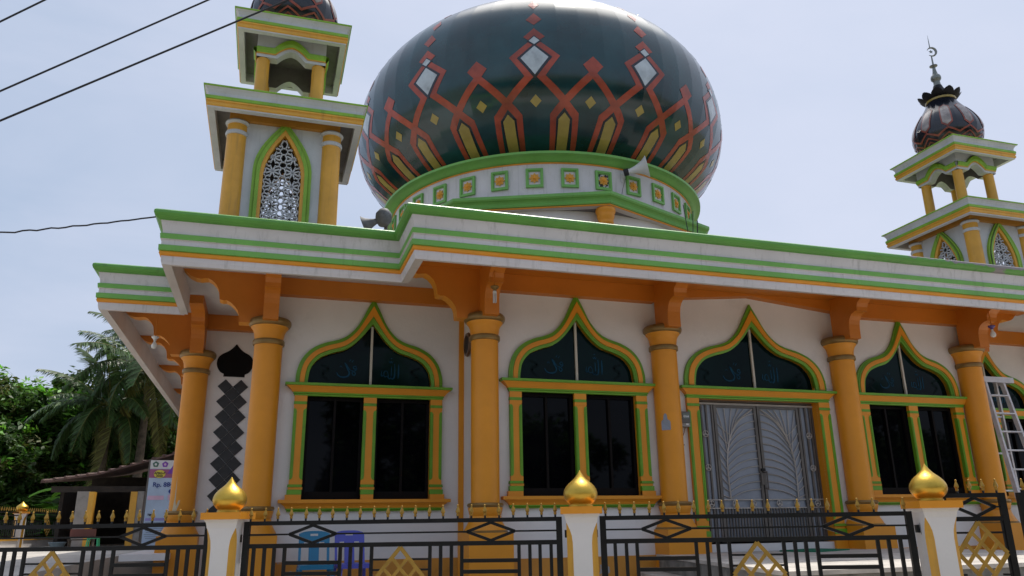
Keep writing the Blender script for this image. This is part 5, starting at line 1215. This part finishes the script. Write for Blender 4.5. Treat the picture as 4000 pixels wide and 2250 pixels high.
# far fence: posts and panels run away from the street
PFM = None
def far_post(x, y, label):
    e = empty('fence_post', (x, y, 1.157 - .66), label, 'fence post', 'far fence posts', .12)
    link('shaft', PM, e, (0, 0, 0)); link('cap', CM, e); link('knob', KN, e, (0, 0, 1.728)); e.scale = (1.12, 1.12, .95); return e
FPO = [(-7.15, 22.6), (-6.54, 26.0), (-5.92, 29.5), (-5.3, 33)]
for (x_, y_), lb in zip(FPO, ('far white post with gold knob beyond the left edge of the photo', 'far white post with gold onion knob, nearest of the far fence in view', 'far white post with gold knob half hidden beside the grey pier', 'farthest white post, behind the shed')): far_post(x_, y_, lb)
# plinth and panels of the far fence
for i in range(3):
    (xa, ya), (xb, yb) = FPO[i], FPO[i + 1]; ang = atan2(yb - ya, xb - xa); Ln = hypot(xb - xa, yb - ya)
    e = empty('iron_fence', (xa, ya, 1.157), ['far black fence panel at the left edge above a white and orange plinth', 'far black fence panel between the two gold knobs, with a gold lattice diamond', 'far black fence panel hidden partly by the grey pier and shed'][i], 'fence panel', None, ang)
    b = MB(); b.box(.16, Ln - .16, -.08, .08, .001, .20, WHITE); b.build('plinth', e)
    b = MB(); b.box(.16, Ln - .16, -.10, .10, .201, .25, YELLOW); b.build('coping', e)
    for z in (.30, .72, .86, .94):
        b = MB(); b.box(.18, Ln - .18, -.015, .015, z, z + .03, BLACK); b.build('rail', e)
    for k in range(26):
        xx = .2 + (Ln - .4) * k / 25
        if abs(k - 12.5) < 2.6: continue
        b = MB(); b.box(xx - .012, xx + .012, -.01, .01, .33, .72, BLACK); b.build('bar', e)
    for k in range(24): link('spike', SPM, e, (.22 + (Ln - .44) * k / 23, 0, .97), (0, 0, k), ).scale = (1.1, 1.1, 1.1)
    b = MB(); c = Ln / 2
    T_ = lambda u_, v_: (c + (u_ - v_) * .11, -.02, .53 + (u_ + v_) * .115)
    for k in (-1, -1 / 3, 1 / 3, 1): b.bar(T_(-1, k), T_(1, k), .022, .014, GOLD_M, (0, 1, 0)); b.bar(T_(k, -1), T_(k, 1), .022, .014, GOLD_M, (0, 1, 0))
    b.build('gold_lattice', e)
# ================================================================ VEGETATION
def trunk_me(name, h, r, lean=0.3, limbs=5, seed=0):
    rnd = random.Random(seed); b = MB()
    pts = [(0, 0, 0)]; 
    for k in range(1, 7): pts.append((lean * (k / 6) ** 2 + rnd.uniform(-.05, .05), rnd.uniform(-.05, .05), h * k / 6))
    b.tube(pts, [r * (1 - .1 * k) * (1.25 if k == 0 else 1) for k in range(7)], BARK, 8)
    for k in range(limbs):
        a = 2 * pi * k / limbs + rnd.uniform(-.4, .4); z0 = h * rnd.uniform(.45, .95); R_ = h * rnd.uniform(.28, .45)
        b.tube([(lean * (z0 / h) ** 2, 0, z0), (cos(a) * R_ * .5, sin(a) * R_ * .5, z0 + R_ * .45), (cos(a) * R_, sin(a) * R_, z0 + R_ * .9)], [r * .5, r * .3, r * .1], BARK, 6)
    return b.data(name)
def crown_me(name, rx, rz, n_cl, per, size, mats, seed=0, flat=.8, ztop=0.0):
    rnd = random.Random(seed); vs = []; fs = []; mi = []
    for c_ in range(n_cl):
        while True:
            u_ = Vector((rnd.uniform(-1, 1), rnd.uniform(-1, 1), rnd.uniform(-1, 1)))
            if u_.length <= 1: break
        u_ = u_.normalized() * (u_.length ** .45)
        bump = 1 + .22 * sin(3.1 * atan2(u_.y, u_.x) + seed) + .14 * sin(5.3 * u_.z + seed * 2)
        c = Vector((u_.x * rx * bump, u_.y * rx * bump, u_.z * rz * bump)); cr_ = rnd.uniform(.35, .75) * rx * .28
        mk = rnd.choices(range(len(mats)), weights=[m_[1] for m_ in mats])[0]
        if u_.z < -.2 and rnd.random() < .5: mk = min(1, len(mats) - 1)
        for j in range(per):
            d = Vector((rnd.gauss(0, 1), rnd.gauss(0, 1), rnd.gauss(0, .7))); d = d.normalized() * rnd.random() ** .5
            p = c + d * cr_; s2 = size * rnd.uniform(.6, 1.3)
            nrm_ = (Vector((d.x * .6, d.y * .6, .9)) + Vector((rnd.gauss(0, .45), rnd.gauss(0, .45), rnd.gauss(0, .3)))).normalized()
            t_ = nrm_.cross(Vector((rnd.gauss(0, 1), rnd.gauss(0, 1), rnd.gauss(0, .3)))).normalized(); b2 = nrm_.cross(t_)
            b0 = len(vs); vs += [p - t_ * s2 * .5, p + b2 * s2 * .22 - nrm_ * s2 * .05, p + t_ * s2 * .55 - nrm_ * s2 * .12, p - b2 * s2 * .22 - nrm_ * s2 * .05]
            fs.append((b0, b0 + 1, b0 + 2, b0 + 3)); mi.append(mk)
    me = bpy.data.meshes.new(name); me.from_pydata([tuple(v) for v in vs], [], fs)
    for m_, _ in mats: me.materials.append(m_)
    me.polygons.foreach_set('material_index', mi); me.update(); return me
MIX = [(LEAF, 5), (LEAF_D, 6), (LEAF_Y, 1.3), (LEAF_O, 2)]
CR = [crown_me('crown', 2.7, 2.2, 430, 36, .33, MIX, 1), crown_me('crown', 2.5, 2.5, 430, 36, .32, [(LEAF_D, 6), (LEAF, 4), (LEAF_Y, .8), (LEAF_O, 2)], 2), crown_me('crown', 3.0, 2.0, 430, 36, .33, [(LEAF, 5), (LEAF_Y, 2), (LEAF_D, 5)], 3)]
TR = [trunk_me('trunk', 3.6, .20, .4, 5, 1), trunk_me('trunk', 3.2, .17, -.3, 6, 2)]
def tree(x, y, z, zc, k, sc, rz, label, group, name='broadleaf_tree'):
    e = empty(name, (x, y, z), label, 'tree', group, rz)
    t_ = link('trunk', TR[k % 2], e); t_.scale = (1, 1, (zc - z) / 3.6 * .95)
    c = link('crown', CR[k], e, (0, 0, zc - z)); c.scale = (sc, sc, sc); return e
TG = 'broadleaf trees behind the far fence'
tree(-13.0, 39.5, .0, 5.6, 0, 1.0, .3, 'broadleaf tree at the left edge, tallest and yellowish at the top', TG)
tree(-11.3, 37.0, .0, 5.0, 1, .95, 1.3, 'dense broadleaf tree with bright young leaf tufts, second from the left edge', TG)
tree(-9.6, 39.0, .0, 6.0, 2, 1.0, 2.1, 'rounded green broadleaf tree left of the coconut palms', TG)
tree(-8.2, 41.0, .0, 6.1, 0, 1.0, 4.1, 'broadleaf tree directly behind the lower coconut palm', TG)
tree(-6.0, 41.5, .0, 4.4, 1, 1.1, 5.1, 'dark broadleaf tree behind the shed roof', TG)
tree(-12.4, 34.5, .0, 3.0, 2, .85, .9, 'low dark broadleaf tree behind the nearest far gold knob', TG)
tree(-9.8, 35.0, .0, 2.9, 1, .9, 2.9, 'low dark broadleaf tree in shade behind the far fence', TG)
tree(-7.4, 37.5, .0, 2.9, 0, .9, 3.9, 'low dark broadleaf tree just left of the shed', TG)
tree(-4.6, 36.5, .0, 4.4, 1, .85, 1.2, 'dark broadleaf tree between the two nearer coconut palms', TG)
tree(-3.6, 40.0, .0, 3.8, 2, 1.1, 3.2, 'dark broadleaf tree behind the mosque flank', TG)
tree(-16.0, 42.0, .0, 5.0, 1, 1.2, 3.2, 'dark broadleaf tree beyond the left edge', TG)
for i in range(9):
    tree(-26 + i * 8.2 + random.uniform(-2, 2), -17 - random.uniform(0, 5), 0, 4.2 + random.uniform(-.6, 1), i % 3, 1.5 + random.uniform(-.2, .3), i * 1.1, 'roadside tree across the street behind the viewer', 'roadside trees across the street', 'roadside_tree')
# hedge of undergrowth below the trees
hm = crown_me('undergrowth', 1.0, .75, 900, 16, .16, [(LEAF_D, 5), (LEAF, 3), (LEAF_Y, 1)], 9)
for v in hm.vertices: pass
o = link('undergrowth', hm, None, (-9.6, 34.2, 1.5)); o.scale = (5.2, 1.3, 1.7); tag(o, 'dark leafy undergrowth filling the space behind the far fence', 'undergrowth', kind='stuff')
# ---- coconut palms
def frond_me(name, Ln, droop, lift, seed, m):
    rnd = random.Random(seed); b = MB(); pts = []; n_ = 16
    for k in range(n_ + 1):
        t_ = k / n_; pts.append(Vector((Ln * (t_ - .12 * t_ * t_ * droop), 0, lift * Ln * t_ - droop * Ln * .62 * t_ ** 2.3)))
    b.tube(pts, [.035 * (1 - .9 * k / n_) + .004 for k in range(n_ + 1)], PALM_Y, 5)
    vs = []; N_ = 62
    for k in range(N_):
        t_ = .13 + .86 * k / N_; f = t_ * n_; i = min(n_ - 1, int(f)); p = pts[i].lerp(pts[i + 1], f - i); d = (pts[i + 1] - pts[i]).normalized()
        ll = Ln * .24 * (sin(pi * min(1, t_ * .85 + .12)) ** .6) * rnd.uniform(.8, 1.1)
        for sg in (-1, 1):
            hang = rnd.uniform(.35, .95) * (0.6 + droop * .5)
            dr = (d * rnd.uniform(.55, .8) + Vector((0, sg * 1.0, 0)) + Vector((0, 0, -hang * .55))).normalized()
            mid = p + dr * ll * .55; end = mid + (dr + Vector((0, 0, -hang))).normalized() * ll * .45
            wv = dr.cross(Vector((0, 0, 1))).normalized() * .030 + Vector((0, 0, .02))
            vs = [p - wv * .6, p + wv * .6, mid + wv, mid - wv, end]
            b.add(vs, [(0, 1, 2, 3), (3, 2, 4)], m)
    return b.data(name, merge=False)
FR = [frond_me('frond', 4.2, .55, .55, 1, PALM), frond_me('frond', 4.4, .95, .45, 2, PALM), frond_me('frond', 4.0, 1.25, .35, 3, PALM), frond_me('frond', 3.9, 1.5, .1, 4, PALM_Y)]
def palm(x, y, z, h, label, n_=22, seed=0, sc=1.0, lean=(0, 0)):
    e = empty('coconut_palm', (x, y, z), label, 'palm', 'coconut palms behind the shed'); rnd = random.Random(seed)
    b = MB(); b.tube([(lean[0] * (1 - (k / 10)) ** 2, lean[1] * (1 - k / 10) ** 2, h * k / 10) for k in range(11)], [.22 - .011 * k for k in range(11)], BARK, 10); b.build('trunk', e)
    for k in range(n_):
        a = k * 2.39996 + rnd.uniform(-.2, .2); ti = k / n_
        j = 0 if ti < .3 else (1 if ti < .6 else (2 if ti < .88 else 3))
        el = radians(62 - 62 * (ti / .3)) if ti < .3 else (radians(14 - 40 * (ti - .3)) if ti < .6 else radians(-2 - 70 * (ti - .6)))
        o = link('frond', FR[j], e, (0, 0, h), (rnd.uniform(-.3, .3), -el + .25, a)); s3 = sc * rnd.uniform(.88, 1.1); o.scale = (s3, s3, s3)
    for k in range(6):
        q = MB(); a = k; q.lathe([(0, -.13), (.09, -.08), (.12, 0), (.09, .09), (0, .13)], LEAF_O, 10, .22 * cos(a), .22 * sin(a)); q.build('coconut', e, (0, 0, h - .25 - .1 * (k % 2)))
    return e
palm(-5.45, 37.0, 0, 9.5, 'coconut palm whose crown touches the left eave, the highest fronds on the sky', 24, 1, .70, (.5, 0))
palm(-6.05, 34.0, 0, 6.3, 'lower coconut palm with long drooping fronds left of the shed roof', 24, 5, .74, (-.3, .5))
palm(-4.7, 33.5, 0, 7.7, 'coconut palm close to the mosque with fronds hanging behind the column', 26, 8, .86)
palm(-4.75, 41.0, 0, 11.6, 'tall coconut palm of which only tips show above the left roof edge', 24, 11, .85)
# banana plant behind the shed
e = empty('banana_plant', (-6.1, 31.0, 1.157), 'banana plant with broad pale leaves above the low end of the shed roof', 'banana plant')
b = MB(); b.tube([(0, 0, 0), (0, 0, 1.5)], [.12, .08], LEAF_O, 10); b.build('stem', e)
for k in range(7):
    a = k * 2.4; b = MB(); rows = []
    for j in range(9):
        t_ = j / 8; p = Vector((1.5 * t_, 0, .75 * t_ - 1.0 * t_ ** 2.5)); w2_ = .20 * sin(pi * (t_ * .9 + .08)) ** .7
        rows.append([p + Vector((0, w2_, -.05)), p + Vector((0, 0, .03)), p + Vector((0, -w2_, -.05))])
    b.loft(rows, LEAF_Y); b.build('large_leaf', e, (0, 0, 1.45)).rotation_euler = (0, -.25, a)
